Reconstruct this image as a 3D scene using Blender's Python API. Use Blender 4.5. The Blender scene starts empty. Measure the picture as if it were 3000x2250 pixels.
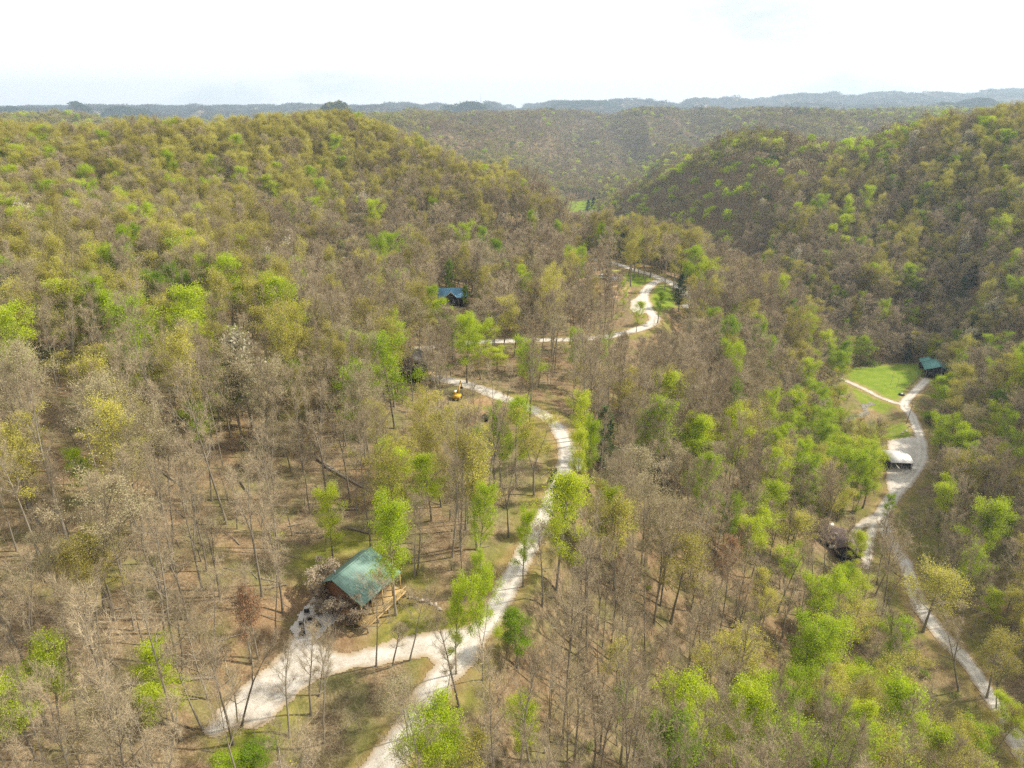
import bpy, math, random
import numpy as np
from mathutils import Vector, Matrix

S = bpy.context.scene
COL = S.collection
# ------------------------------------------------------------------ camera
PITCH = math.atan(820 / 2000)
CP, SP = math.cos(PITCH), math.sin(PITCH)
CZ = 70.0
cam_d = bpy.data.cameras.new("camera")
cam = bpy.data.objects.new("camera", cam_d)
COL.objects.link(cam)
cam.location = (0, 0, CZ)
cam.rotation_euler = (math.pi / 2 - PITCH, 0, 0)
cam_d.sensor_width = 36.0
cam_d.lens = 24.0
cam_d.clip_start = 1.0
cam_d.clip_end = 60000
S.camera = cam
# ------------------------------------------------------------------ render / exposure
S.view_settings.view_transform = 'Standard'
S.view_settings.look = 'None'
S.view_settings.exposure = 0.58
S.view_settings.gamma = 1.0
S.cycles.max_bounces = 5
S.cycles.diffuse_bounces = 3
S.cycles.transmission_bounces = 3
S.cycles.transparent_max_bounces = 4
S.cycles.volume_bounces = 0
S.cycles.use_denoising = False
# ------------------------------------------------------------------ sun and sky
SUN_DIR = Vector((0.70, 0.17, 0.66)).normalized()
sd = bpy.data.lights.new("sun", 'SUN')
sd.energy = 4.8
sd.angle = math.radians(2.0)
sd.color = (1.0, 0.93, 0.81)
sun = bpy.data.objects.new("sun", sd)
COL.objects.link(sun)
sun.rotation_euler = SUN_DIR.to_track_quat('Z', 'Y').to_euler()
sun.location = (200, 60, 300)

wd = bpy.data.worlds.new("World")
S.world = wd
wd.use_nodes = True
nt = wd.node_tree
for n in list(nt.nodes):
    nt.nodes.remove(n)
def N(t, typ, **kw):
    n = t.nodes.new(typ)
    for k, v in kw.items():
        setattr(n, k, v)
    return n
wo = N(nt, 'ShaderNodeOutputWorld')
sky = N(nt, 'ShaderNodeTexSky', sky_type='NISHITA', sun_disc=False)
sky.sun_elevation = math.asin(SUN_DIR.z)
sky.sun_rotation = math.atan2(SUN_DIR.x, SUN_DIR.y)
bg1 = N(nt, 'ShaderNodeBackground')
bg1.inputs[1].default_value = 0.10
nt.links.new(sky.outputs[0], bg1.inputs[0])
bg2 = N(nt, 'ShaderNodeBackground')
bg2.inputs[1].default_value = 0.88
tc = N(nt, 'ShaderNodeTexCoord')
mp = N(nt, 'ShaderNodeMapping')
mp.inputs['Scale'].default_value = (1.0, 1.0, 3.2)
mp.inputs['Location'].default_value = (0.35, 0.1, 0.2)
nz = N(nt, 'ShaderNodeTexNoise')
nz.inputs['Scale'].default_value = 2.1
nz.inputs['Detail'].default_value = 7
nz.inputs['Roughness'].default_value = 0.55
nt.links.new(tc.outputs['Generated'], mp.inputs[0])
nt.links.new(mp.outputs[0], nz.inputs['Vector'])
cr = N(nt, 'ShaderNodeValToRGB')
cr.color_ramp.elements[0].position = 0.30
cr.color_ramp.elements[0].color = (0.60, 0.67, 0.72, 1)
cr.color_ramp.elements[1].position = 0.43
cr.color_ramp.elements[1].color = (1.0, 1.0, 1.0, 1)
nt.links.new(nz.outputs[0], cr.inputs[0])
nt.links.new(cr.outputs[0], bg2.inputs[0])
mx = N(nt, 'ShaderNodeMixShader')
mx.inputs[0].default_value = 0.9
nt.links.new(bg1.outputs[0], mx.inputs[1])
nt.links.new(bg2.outputs[0], mx.inputs[2])
nt.links.new(mx.outputs[0], wo.inputs['Surface'])

rng = np.random.default_rng(7)
random.seed(7)

# ------------------------------------------------------------------ helpers: rays
def q1(x, y): return (x / 1.4747, y / 1.4747)
def q2(x, y): return (1500 + x / 1.4747, y / 1.4747)
def q3(x, y): return (x / 1.4747, 1125 + y / 1.4747)
def q4(x, y): return (1500 + x / 1.4747, 1125 + y / 1.4747)
def ray(u, v):
    dx = (u - 1500) / 2000
    dy = (1125 - v) / 2000
    return np.array([dx, CP + dy * SP, dy * CP - SP])
def atD(u, v, D):
    return np.array([0, 0, CZ]) + ray(u, v) * D
def atZ(u, v, z):
    r = ray(u, v)
    return np.array([0, 0, CZ]) + r * ((z - CZ) / r[2])
def proj(x, y, z):
    D = y * CP - (z - CZ) * SP
    up = y * SP + (z - CZ) * CP
    D = np.where(D < 1, 1, D) if isinstance(D, np.ndarray) else max(D, 1)
    return 1500 + 2000 * x / D, 1125 - 2000 * up / D, D

# ------------------------------------------------------------------ noise
_perm = np.random.default_rng(3).random((256, 256))
def vnoise(x, y):
    xi = np.floor(x).astype(int); yi = np.floor(y).astype(int)
    fx = x - xi; fy = y - yi
    fx = fx * fx * (3 - 2 * fx); fy = fy * fy * (3 - 2 * fy)
    a = _perm[xi % 256, yi % 256]; b = _perm[(xi + 1) % 256, yi % 256]
    c = _perm[xi % 256, (yi + 1) % 256]; d = _perm[(xi + 1) % 256, (yi + 1) % 256]
    return (a * (1 - fx) + b * fx) * (1 - fy) + (c * (1 - fx) + d * fx) * fy
def fbm(x, y, o=4):
    s = 0; a = .5; t = 0
    for i in range(o):
        s = s + a * vnoise(x + 17.3 * i, y - 9.1 * i); t += a
        x = x * 2.03; y = y * 2.03; a *= .5
    return s / t
def sstep(a, b, x):
    t = np.clip((x - a) / (b - a), 0, 1)
    return t * t * (3 - 2 * t)

# ------------------------------------------------------------------ terrain
ctl = []
def cz(u, v, z): ctl.append(tuple(atZ(u, v, z)))
def cc(u, v, D, h=0): p = atD(u, v, D); ctl.append((p[0], p[1], p[2] - h))
def cw(x, y, z): ctl.append((x, y, z))
RIDGE_PTS = [(1085, 2290, -8.5), (1153, 2210, -7.5), (1220, 2108, -6.5), (1288, 2000, -5.5), (1356, 1905, -5), (1415, 1840, -5), (1458, 1776, -5), (1490, 1708, -5),
    (1521, 1650, -5), (1556, 1586, -5), (1583, 1532, -5), (1612, 1471, -5), (1632, 1423, -5), (1652, 1376, -5), (1661, 1328, -5), (1646, 1274, -5),
    (1615, 1233, -5), (1574, 1206, -5), (1510, 1181, -5), (1447, 1156, -5), (1386, 1132, -5), (1300, 1112, -4.6), (1200, 1100, -4), (1110, 1090, -3.5), (1050, 1070, -3.2),
    (1060, 1045, -3.2), (1130, 1033, -3.6), (1207, 1026, -4), (1280, 1015, -4.4), (1353, 1006, -5), (1516, 998, -6), (1658, 996, -6.5), (1760, 990, -7), (1841, 973, -7), (1902, 953, -7), (1919, 931, -7),
    (1903, 910, -7), (1888, 880, -7), (1892, 853, -7), (1915, 829, -7), (1950, 821, -7)]
UPPER_PTS = [(1640, 742, -6.5), (1691, 747, -6.5), (1736, 758, -6.5), (1801, 772, -6.5), (1862, 792, -6.8), (1923, 811, -7), (1975, 834, -7), (2010, 862, -8), (2018, 900, -9)]
VALLEY_PTS = [(2715, 1112, -50), (2700, 1128, -50), (2673, 1155, -50), (2648, 1186, -50), (2668, 1213, -50), (2683, 1247, -50), (2695, 1281, -50), (2702, 1322, -50), (2688, 1369, -50),
    (2650, 1417, -50), (2614, 1457, -50), (2587, 1505, -50), (2594, 1545, -50), (2619, 1600, -50), (2650, 1650, -50), (2672, 1710, -50), (2690, 1765, -50), (2721, 1817, -50), (2775, 1878, -50),
    (2843, 1952, -50), (2897, 2034, -50), (2940, 2101, -50), (2975, 2162, -50), (3010, 2230, -50), (3070, 2330, -50)]
BRANCH_PTS = [(2648, 1186, -50), (2619, 1179, -50), (2575, 1163, -50), (2546, 1147, -50), (2510, 1130, -50), (2470, 1112, -50), (2430, 1100, -50)]
for P in RIDGE_PTS[::2] + UPPER_PTS[::2] + VALLEY_PTS[::2] + BRANCH_PTS[2::2]:
    cz(*P)
# valley floor, meadow, house
for P in [(2520, 1084, -50), (2706, 1070, -50), (2619, 1072, -50), (2450, 1590, -49), (2450, 1380, -50), (2400, 1500, -48), (2450, 1200, -49), (2560, 1230, -51), (2600, 1850, -50), (2500, 2000, -50), (2800, 2150, -50)]:
    cz(*P)
# near ground, left of the ridge road
for P in [(620, 2140, -5), (1000, 1800, -3), (900, 1950, -4.5), (1250, 1750, -4), (400, 1400, 5), (0, 1700, 5), (700, 1300, 2), (300, 1900, 2), (0, 2200, 3), (500, 1150, 8), (100, 1150, 12),
          (1000, 1500, -2), (1200, 1400, -3), (1300, 1230, -4), (1400, 1240, -5), (700, 1750, 0), (1450, 1450, -5), (900, 1200, 2), (800, 2250, -8)]:
    cz(*P)
# slope right of the ridge road
for P in [(1750, 1500, -12), (1900, 1700, -22), (1700, 2000, -18), (2100, 2000, -38), (2300, 1750, -44), (2150, 1400, -28), (2000, 1200, -20), (1900, 1100, -12), (1500, 2200, -13),
          (2250, 1050, -33), (2050, 960, -16), (1800, 1300, -12), (1750, 880, -7), (1600, 900, -6), (2380, 1200, -42), (1900, 2240, -33)]:
    cz(*P)
for C in [ # left hill (u, v, D, tree height)
    (0, 345, 330, 22), (400, 335, 340, 22), (700, 335, 370, 22), (850, 328, 400, 22), (985, 316, 450, 22), (1100, 342, 445, 22), (1200, 388, 430, 22), (1300, 430, 410, 22), (1500, 495, 390, 22),
    (1561, 542, 385, 22), (1656, 583, 395, 22), (1676, 630, 400, 22), (1200, 700, 320, 15), (1200, 550, 370, 22), (900, 450, 390, 22), (600, 450, 330, 22), (300, 450, 300, 22),
    (600, 560, 290, 22), (300, 540, 265, 22), (100, 520, 260, 22), (600, 620, 258, 22), (900, 650, 290, 22), (900, 750, 250, 22), (1000, 850, 215, 22), (180, 590, 215, 22), (330, 620, 205, 22),
    (700, 720, 190, 22), (850, 800, 180, 22), (1000, 830, 172, 24), (1000, 900, 165, 22), (20, 560, 225, 22), (400, 800, 165, 22), (150, 850, 150, 22), (1400, 700, 340, 18), (1500, 620, 365, 20),
    # near ridge silhouette on the right
    (1791, 640, 400, 22), (1975, 668, 350, 20), (2063, 690, 345, 20), (2083, 746, 335, 20), (2246, 787, 320, 20), (2348, 881, 300, 20), (2483, 983, 290, 20),
    # right hill
    (2300, 700, 420, 20), (2300, 550, 470, 20), (2300, 450, 510, 20), (2246, 373, 540, 20), (2619, 357, 470, 20), (3000, 296, 430, 20), (2800, 600, 400, 20), (2950, 700, 350, 20), (2950, 450, 400, 20),
    (2042, 434, 600, 20), (2171, 378, 560, 20), (2415, 397, 520, 20), (2504, 405, 500, 20), (2788, 325, 450, 20), (1920, 500, 700, 20), (1839, 536, 760, 20), (1758, 597, 830, 18), (2100, 650, 500, 20), (1900, 640, 600, 20),
    (2600, 900, 360, 18), (2600, 700, 410, 20), (2700, 1010, 350, 18), (2480, 990, 350, 18),
    # near right slope
    (2950, 1600, 170, 14), (2950, 1250, 210, 16), (3000, 1050, 240, 18), (2900, 1060, 262, 20), (2810, 1120, 275, 20), (2860, 1300, 232, 14),
    # far valley and the hill behind it
    (1710, 592, 970, 0), (1600, 570, 1080, 0), (1600, 450, 1300, 18), (1600, 385, 1500, 18), (1600, 320, 1750, 20), (1771, 310, 1700, 20), (1900, 315, 1750, 20), (2042, 308, 1750, 20), (2000, 420, 1500, 18), (2240, 308, 1750, 20),
    (2381, 312, 1600, 20), (2300, 350, 1300, 18), (2400, 392, 1250, 18), (2520, 330, 1300, 18), (2700, 318, 1500, 18), (2900, 310, 1600, 18), (1200, 345, 1350, 18), (1300, 420, 1100, 18), (1500, 480, 1050, 18), (1100, 328, 1500, 20),
    (1400, 318, 1650, 20), (1500, 315, 1700, 20), (1400, 380, 1350, 18), (1850, 470, 1250, 15), (500, 350, 1200, 20), (100, 350, 1200, 20), (-300, 350, 900, 20), (300, 345, 1700, 20), (800, 345, 1700, 20)]:
    cc(*C)
for (u_, v_, D_) in [(0, 347, 330), (200, 344, 335), (400, 340, 340), (550, 338, 350), (700, 338, 370), (850, 333, 400), (985, 318, 440), (1100, 345, 440), (1200, 392, 430), (1300, 434, 410), (1400, 465, 400), (1500, 498, 390),
                     (1920, 502, 690), (2042, 436, 600), (2100, 400, 580), (2171, 382, 560), (2300, 378, 535), (2415, 399, 520), (2504, 408, 500), (2619, 361, 470), (2700, 342, 460), (2788, 328, 450), (2900, 312, 440), (3000, 300, 430), (3200, 290, 420)]:
    cc(u_, v_, D_, 23); cc(u_, v_ + 10, D_ * 1.10, 23); cc(u_, v_ + 45, D_ * 1.25, 21)
for w in [(0, 0, -16), (-60, 0, 0), (-160, 90, 15), (-300, 200, 32), (40, 10, -35), (60, 60, -34), (25, 65, -18), (120, 40, -49), (240, 60, -20), (330, 160, 25), (170, 110, -38), (215, 150, -22), (380, 320, 30), (0, -90, -20),
          (-430, 300, 45), (-350, 480, 5), (-150, 600, -25), (20, 560, -50), (-30, 480, -22), (150, 430, -54), (115, 600, -56), (105, 800, -58), (104, 1000, -58), (-200, 820, -45), (430, 620, -15), (650, 480, 25), (330, 850, 0),
          (480, 480, 10), (300, 1050, 0), (-100, 1000, -40), (-500, 800, -20), (700, 900, -10), (1100, 800, 20), (-200, -100, 10), (200, -100, -45), (270, 210, -8), (400, 200, 40), (500, 900, 5), (-700, 500, 20),
          (206, 372, -27), (243, 318, -24), (250, 250, -28), (-60, 420, 8), (600, 1300, 10), (-600, 1300, 10)]:
    cw(*w)
ctl = np.array(ctl)
def warp(x, y):
    r = np.sqrt(x * x + y * y) + 30
    s = r ** -0.45 * 10
    return x * s / 100 * 1.0, y * s / 100 * 1.0
def tps(r2): return 0.5 * r2 * np.log(r2 + 1e-9)
cx_, cy_ = warp(ctl[:, 0], ctl[:, 1])
n_ = len(ctl)
A_ = np.zeros((n_ + 3, n_ + 3))
A_[:n_, :n_] = tps((cx_[:, None] - cx_[None]) ** 2 + (cy_[:, None] - cy_[None]) ** 2) + np.eye(n_) * 0.004
A_[:n_, n_] = 1; A_[:n_, n_ + 1] = cx_; A_[:n_, n_ + 2] = cy_
A_[n_:, :n_] = A_[:n_, n_:].T
b_ = np.zeros(n_ + 3); b_[:n_] = ctl[:, 2]
sol = np.linalg.solve(A_, b_)
def base_h(x, y):
    wx, wy = warp(x, y)
    h = sol[n_] + sol[n_ + 1] * wx + sol[n_ + 2] * wy
    for i in range(n_):
        h = h + sol[i] * tps((wx - cx_[i]) ** 2 + (wy - cy_[i]) ** 2)
    return h
def far_h(x, y):
    r = np.sqrt(x * x + y * y)
    wx = x + 250 * (fbm(x / 900, y / 900) - .5); wy = y + 250 * (fbm(x / 900 + 40, y / 900) - .5)
    nzv = fbm(wx / 1000 + 3.3, wy / 1000 + 8.1, 4)
    m = sstep(0.36, 0.60, nzv)
    crest = 28 + 12 * fbm(x / 1500, y / 1500 + 5) + np.clip(x * .003, -10, 6)
    ridge7 = np.exp(-((y - 5200 - 300 * np.sin(x / 1900)) / 900) ** 2)
    crest = crest + (24 + np.where(x > 0, 0.024, 0.006) * x) * ridge7 * (.93 + .14 * fbm(x / 900, y / 2500 + 2))
    return -58 + (crest + 58) * np.maximum(m, ridge7)
KNOBS = [(30, 316, 3000, 90), (225, 292, 2900, 62), (350, 316, 3100, 80), (420, 322, 3200, 70), (130, 312, 5200, 260), (985, 303, 1900, 55), (2768, 304, 2700, 100), (2877, 292, 2900, 120), (1380, 303, 3300, 110), (1720, 299, 4200, 200)]
def height(x, y):
    r = np.sqrt(x * x + np.maximum(y, 0) ** 2)
    w = sstep(1950, 2700, np.where(y > 0, r, 0))
    far = far_h(x, y)
    h = base_h(np.clip(x, -1600, 1700), np.clip(y, -150, 2300))
    h = np.clip(h, -62, 60)
    n1 = (fbm(x / 45, y / 45, 4) - .5) * 5 * sstep(60, 300, r)
    n2 = (np.abs(fbm(x / 210 + 9, y / 900, 3) - .5) * -300 + 16) * sstep(900, 1250, r) * sstep(-60, -35, h)
    cap = np.where((r > 950) & (r < 2700), 40.0 + (fbm(x / 260 + 30, y / 600, 2) - .5) * 34, 1e3)
    h = h * (1 - w) + far * w + n1 + n2
    h = np.where(h > cap - 12, cap - 12 + 12 * (1 - np.exp(-(h - cap + 12) / 12)), h)
    for (u, v, D, rad) in KNOBS:
        P = atD(u, v, D)
        d2 = ((x - P[0]) ** 2 + (y - P[1]) ** 2) / rad ** 2
        h = h + np.maximum(P[2] - 10 - h, 0) * np.exp(-d2 ** 1.6)
    return h

def axis(lo, hi, step, far_lo, far_hi, g=1.06):
    a = list(np.arange(lo, hi + .1, step))
    s = step; t = a[-1]
    up = []
    while t < far_hi:
        s = min(s * g, 48); t += s; up.append(t)
    s = step; t = a[0]; dn = []
    while t > far_lo:
        s = min(s * g, 48); t -= s; dn.append(t)
    return np.array(dn[::-1] + a + up)
GX = axis(-260, 330, 2.0, -5600, 6000)
GY = axis(36, 460, 2.0, -260, 7000)
XX, YY = np.meshgrid(GX, GY, indexing='ij')
ZZ = height(XX, YY)

def _samp(x, y):
    x = np.atleast_1d(np.asarray(x, float)); y = np.atleast_1d(np.asarray(y, float))
    i = np.clip(np.searchsorted(GX, x) - 1, 0, len(GX) - 2); j = np.clip(np.searchsorted(GY, y) - 1, 0, len(GY) - 2)
    fx = np.clip((x - GX[i]) / (GX[i + 1] - GX[i]), 0, 1); fy = np.clip((y - GY[j]) / (GY[j + 1] - GY[j]), 0, 1)
    return i, j, fx, fy
def gz(x, y, F=None):
    F = ZZ if F is None else F
    i, j, fx, fy = _samp(x, y)
    a, b, c, d = F[i, j], F[i + 1, j], F[i + 1, j + 1], F[i, j + 1]
    # the quad is split along the diagonal (i,j)-(i+1,j+1)
    r = np.where(fx >= fy, a + (b - a) * fx + (c - b) * fy, a + (d - a) * fy + (c - d) * fx)
    return r
def g1(x, y): return float(gz(x, y)[0])
def hit(u, v, h=0.0):
    r = ray(u, v)
    D = np.concatenate([np.arange(40, 700, .5), np.arange(700, 4000, 3)])
    p = np.array([0, 0, CZ])[:, None] + r[:, None] * D
    below = p[2] < gz(p[0], p[1]) + h
    k = int(np.argmax(below)) if below.any() else len(D) - 1
    return float(p[0, k]), float(p[1, k])

# ------------------------------------------------------------------ roads and areas in world coordinates
def world_line(pts):
    P = np.array([atZ(*p)[:2] for p in pts])
    out = []
    for k in range(len(P) - 1):
        p0 = P[max(k - 1, 0)]; p1 = P[k]; p2 = P[k + 1]; p3 = P[min(k + 2, len(P) - 1)]
        L = np.hypot(*(p2 - p1)); n = max(1, int(L / 2))
        for t in np.arange(n) / n:
            out.append(0.5 * ((2 * p1) + (-p0 + p2) * t + (2 * p0 - 5 * p1 + 4 * p2 - p3) * t * t + (-p0 + 3 * p1 - 3 * p2 + p3) * t ** 3))
    out.append(P[-1])
    return np.array(out)
def line_z(pts):
    return float(np.mean([p[2] for p in pts]))
RIDGE = world_line(RIDGE_PTS); UPPER = world_line(UPPER_PTS); VALLEY = world_line(VALLEY_PTS); BRANCH = world_line(BRANCH_PTS)
def poly(pts, z): return np.array([atZ(u, v, z)[:2] for u, v in pts])
PARK = poly([q3(884, 1518), q3(890, 1488), q3(960, 1405), q3(1050, 1315), q3(1150, 1235), q3(1220, 1165), q3(1285, 1100), q3(1345, 1090), q3(1400, 1148), q3(1500, 1162), q3(1620, 1140), q3(1750, 1098),
             q3(1900, 1062), q3(2020, 1036), q3(2110, 1020), q3(2085, 1170), q3(1990, 1270), q3(1900, 1262), q3(1870, 1215), q3(1840, 1185), q3(1760, 1190), q3(1650, 1213), q3(1500, 1243), q3(1370, 1275), q3(1325, 1310),
             q3(1235, 1392), q3(1185, 1455), q3(1130, 1488), q3(1060, 1490), q3(1048, 1475), q3(1000, 1490), q3(955, 1520), q3(915, 1526)], -5)
PATIO = poly([q3(1258, 1060), q3(1290, 1010), q3(1335, 935), q3(1370, 900), q3(1520, 990), q3(1500, 1010), q3(1425, 1060), q3(1385, 1100), q3(1350, 1110), q3(1300, 1105)], -4)
WALK = poly([q3(1475, 1080), q3(1530, 1060), q3(1640, 985), q3(1730, 895), q3(1715, 872), q3(1695, 882), q3(1600, 975), q3(1500, 1050)], -4)
LOT = poly([(2600, 1290), (2674, 1278), (2715, 1300), (2722, 1350), (2690, 1398), (2650, 1440), (2604, 1470), (2598, 1400), (2600, 1355)], -50)
HOUSE_DRIVE = [(2580, 1500, -50), (2558, 1540, -50), (2548, 1590, -50), (2536, 1660, -49.5)]
DRIVE2 = [(2590, 1505, -50), (2545, 1520, -49.5), (2505, 1545, -49)]
HD = world_line(HOUSE_DRIVE); HD2 = world_line(DRIVE2)
UPLOT = poly([(1893, 853), (1875, 860), (1850, 880), (1845, 905), (1870, 925), (1895, 915), (1885, 885)], -7)
MEADOW = poly([(2500, 1080), (2570, 1073), (2619, 1068), (2706, 1064), (2720, 1080), (2700, 1115), (2660, 1150), (2636, 1178), (2585, 1172), (2510, 1134), (2480, 1110)], -50)
MEADOW2 = poly([(2510, 1138), (2575, 1172), (2618, 1186), (2600, 1200), (2540, 1190), (2505, 1170)], -50)
FARMEAD = poly([(1668, 588), (1700, 583), (1740, 586), (1735, 606), (1700, 616), (1680, 612)], -58)
LAWN = [poly([q3(1310, 840), q3(1330, 780), q3(1430, 700), q3(1530, 660), q3(1640, 665), q3(1600, 720), q3(1500, 760), q3(1400, 830)], -3),
        poly([q3(1700, 830), q3(1790, 800), q3(1870, 850), q3(1880, 900), q3(1760, 900)], -4),
        poly([q3(1630, 1010), q3(1720, 920), q3(1850, 990), q3(2000, 1020), q3(1900, 1055), q3(1760, 1090), q3(1600, 1130)], -4),
        poly([q3(1000, 1500), q3(1060, 1500), q3(1180, 1480), q3(1300, 1370), q3(1340, 1390), q3(1200, 1520), q3(1080, 1580), q3(940, 1560)], -5.5),
        poly([(1830, 800), (1860, 800), (1915, 818), (1890, 835), (1850, 842), (1820, 820)], -7), poly([(1905, 860), (1930, 835), (1965, 835), (1985, 870), (1960, 900), (1915, 905), (1900, 885)], -7),
        poly([(2560, 1240), (2650, 1240), (2680, 1260), (2690, 1282), (2610, 1284)], -50)]
DIRT = [poly([(1690, 762), (1760, 768), (1835, 815), (1850, 850), (1820, 880), (1760, 865), (1700, 830)], -6.5),
        poly([(1360, 1178), (1400, 1165), (1470, 1180), (1490, 1195), (1440, 1215), (1425, 1250), (1390, 1255), (1372, 1225)], -5),
        poly([q3(1380, 860), q3(1460, 790), q3(1500, 770), q3(1440, 830), q3(1340, 910), q3(1290, 990), q3(1300, 950)], -3.5),
        poly([q3(1620, 1560), q3(1700, 1520), q3(1640, 1660), q3(1480, 1680)], -8),
        poly([q3(1560, 1050), q3(1640, 1000), q3(1730, 900), q3(1760, 915), q3(1660, 1030), q3(1560, 1110)], -4),
        poly([q3(1400, 1110), q3(1560, 1100), q3(1650, 1130), q3(1480, 1155)], -4.5), poly([(2490, 1205), (2560, 1190), (2570, 1215), (2510, 1225)], -50)]
TRACK = world_line([(2560, 850, -28), (2620, 872, -27), (2700, 888, -26), (2790, 902, -25), (2880, 914, -24), (2975, 918, -23)])
TRACK2 = world_line([(2575, 975, -40), (2590, 1010, -45), (2603, 1050, -49), (2608, 1070, -50)])

def d_line(x, y, L, step=1):
    best = np.full(np.shape(x), 1e9)
    for k in range(0, len(L) - 1, step):
        a = L[k]; b = L[min(k + step, len(L) - 1)]
        ab = b - a; l2 = max(ab @ ab, 1e-6)
        t = np.clip(((x - a[0]) * ab[0] + (y - a[1]) * ab[1]) / l2, 0, 1)
        best = np.minimum(best, np.hypot(x - a[0] - ab[0] * t, y - a[1] - ab[1] * t))
    return best
def inside(x, y, P):
    c = np.zeros(np.shape(x), bool)
    for k in range(len(P)):
        x1, y1 = P[k]; x2, y2 = P[(k + 1) % len(P)]
        cond = ((y1 > y) != (y2 > y))
        xi = (x2 - x1) * (y - y1) / (y2 - y1 + 1e-12) + x1
        c ^= cond & (x < xi)
    return c
def sd_poly(x, y, P):
    d = d_line(x, y, np.vstack([P, P[:1]]))
    return np.where(inside(x, y, P), -d, d)

# fine window of the grid, where the near land is shaped
fi = (GX >= -262) & (GX <= 332); fj = (GY >= 34) & (GY <= 462)
ix = np.ix_(fi, fj)
fx_, fy_, fz_ = XX[ix], YY[ix], ZZ[ix].copy()
raw = fz_.copy()
def level(line, pts, w0, w1):
    global fz_
    zs = np.array([p[2] for p in pts]); P = np.array([atZ(*p)[:2] for p in pts])
    best = np.full(fx_.shape, 1e9); zt = np.zeros(fx_.shape)
    for k in range(len(P) - 1):
        a, b = P[k], P[k + 1]; ab = b - a
        t = np.clip(((fx_ - a[0]) * ab[0] + (fy_ - a[1]) * ab[1]) / max(ab @ ab, 1e-6), 0, 1)
        d = np.hypot(fx_ - a[0] - ab[0] * t, fy_ - a[1] - ab[1] * t)
        m = d < best
        best = np.where(m, d, best); zt = np.where(m, zs[k] * (1 - t) + zs[k + 1] * t, zt)
    w = 1 - sstep(w0, w1, best)
    fz_ = fz_ * (1 - w) + zt * w
level(RIDGE, RIDGE_PTS, 3.2, 9); level(UPPER, UPPER_PTS, 3, 9); level(VALLEY, VALLEY_PTS, 3.5, 10); level(BRANCH, BRANCH_PTS, 2.5, 9); level(HD, HOUSE_DRIVE, 2.5, 8)
for P, z, w in ((PARK, -5, 5), (PATIO, -4, 5), (LOT, -50, 6), (MEADOW, -50, 12), (DIRT[0], -6.8, 6)):
    m = 1 - sstep(0, w, sd_poly(fx_, fy_, P))
    fz_ = fz_ * (1 - m) + z * m
# cabin pad
RID_A = np.array([-27.2, 84.4]); RID_DIR = np.array([math.cos(math.radians(60.8)), math.sin(math.radians(60.8))]); RID_N = np.array([RID_DIR[1], -RID_DIR[0]])
CAB_C = RID_A + RID_DIR * 4.4 + RID_N * 1.6
m = 1 - sstep(5, 11, np.hypot(fx_ - CAB_C[0], fy_ - CAB_C[1]))
fz_ = fz_ * (1 - m) + (-3.6) * m
ZZ[ix] = fz_
# far meadow flat
m = 1 - sstep(0, 60, sd_poly(XX, YY, FARMEAD)) if False else None

# ground cover weights on the grid
def field():
    grass = np.zeros(XX.shape); dirt = np.zeros(XX.shape); moss = np.zeros(XX.shape)
    gx, gy = fx_, fy_
    g = np.zeros(gx.shape); d = np.zeros(gx.shape)
    nn = fbm(gx / 6, gy / 6, 3)
    g = np.maximum(g, .75 * (1 - sstep(-1.0, 2.5, np.minimum(sd_poly(gx, gy, MEADOW2), sd_poly(gx, gy, LAWN[6])) + (nn - .5) * 5)))
    for P in [MEADOW, LAWN[4], LAWN[5]]:
        g = np.maximum(g, 1 - sstep(-1.0, 2.5, sd_poly(gx, gy, P) + (nn - .5) * 5))
    mo = np.zeros(gx.shape)
    for P in LAWN[:4] + [MEADOW2, LAWN[6]]:
        mo = np.maximum(mo, 1 - sstep(-1.0, 2.5, sd_poly(gx, gy, P) + (nn - .5) * 5))
    for L, w in ((RIDGE, 2.4), (UPPER, 2.4), (VALLEY, 2.6), (BRANCH, 2.2)):
        dl = d_line(gx, gy, L, 2)
        mo = np.maximum(mo, (1 - sstep(w + 1.0, w + 4.0, dl + (nn - .5) * 6)) * .8)
        d = np.maximum(d, (1 - sstep(w, w + 1.8, dl + (nn - .5) * 2)) * .6)
    for k, P in enumerate(DIRT):
        d = np.maximum(d, (1.0 if k < 2 else .55) * (1 - sstep(-1, 1.5, sd_poly(gx, gy, P) + (nn - .5) * 3)))
    d = np.maximum(d, (1 - sstep(1.2, 3.0, d_line(gx, gy, TRACK, 3))) * .8)
    d = np.maximum(d, (1 - sstep(.8, 2.5, d_line(gx, gy, TRACK2, 3))) * .5)
    low = sstep(-40, -47, fz_) * sstep(.38, .6, fbm(gx / 22, gy / 22, 3))
    mo = np.maximum(mo, low * .6)
    grass[ix] = g; dirt[ix] = d; moss[ix] = mo
    fm = 1 - sstep(-2, 10, sd_poly(XX, YY, FARMEAD))
    grass = np.maximum(grass, fm)
    return grass, dirt, moss
GRASS, DIRTF, MOSS = field()

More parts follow.
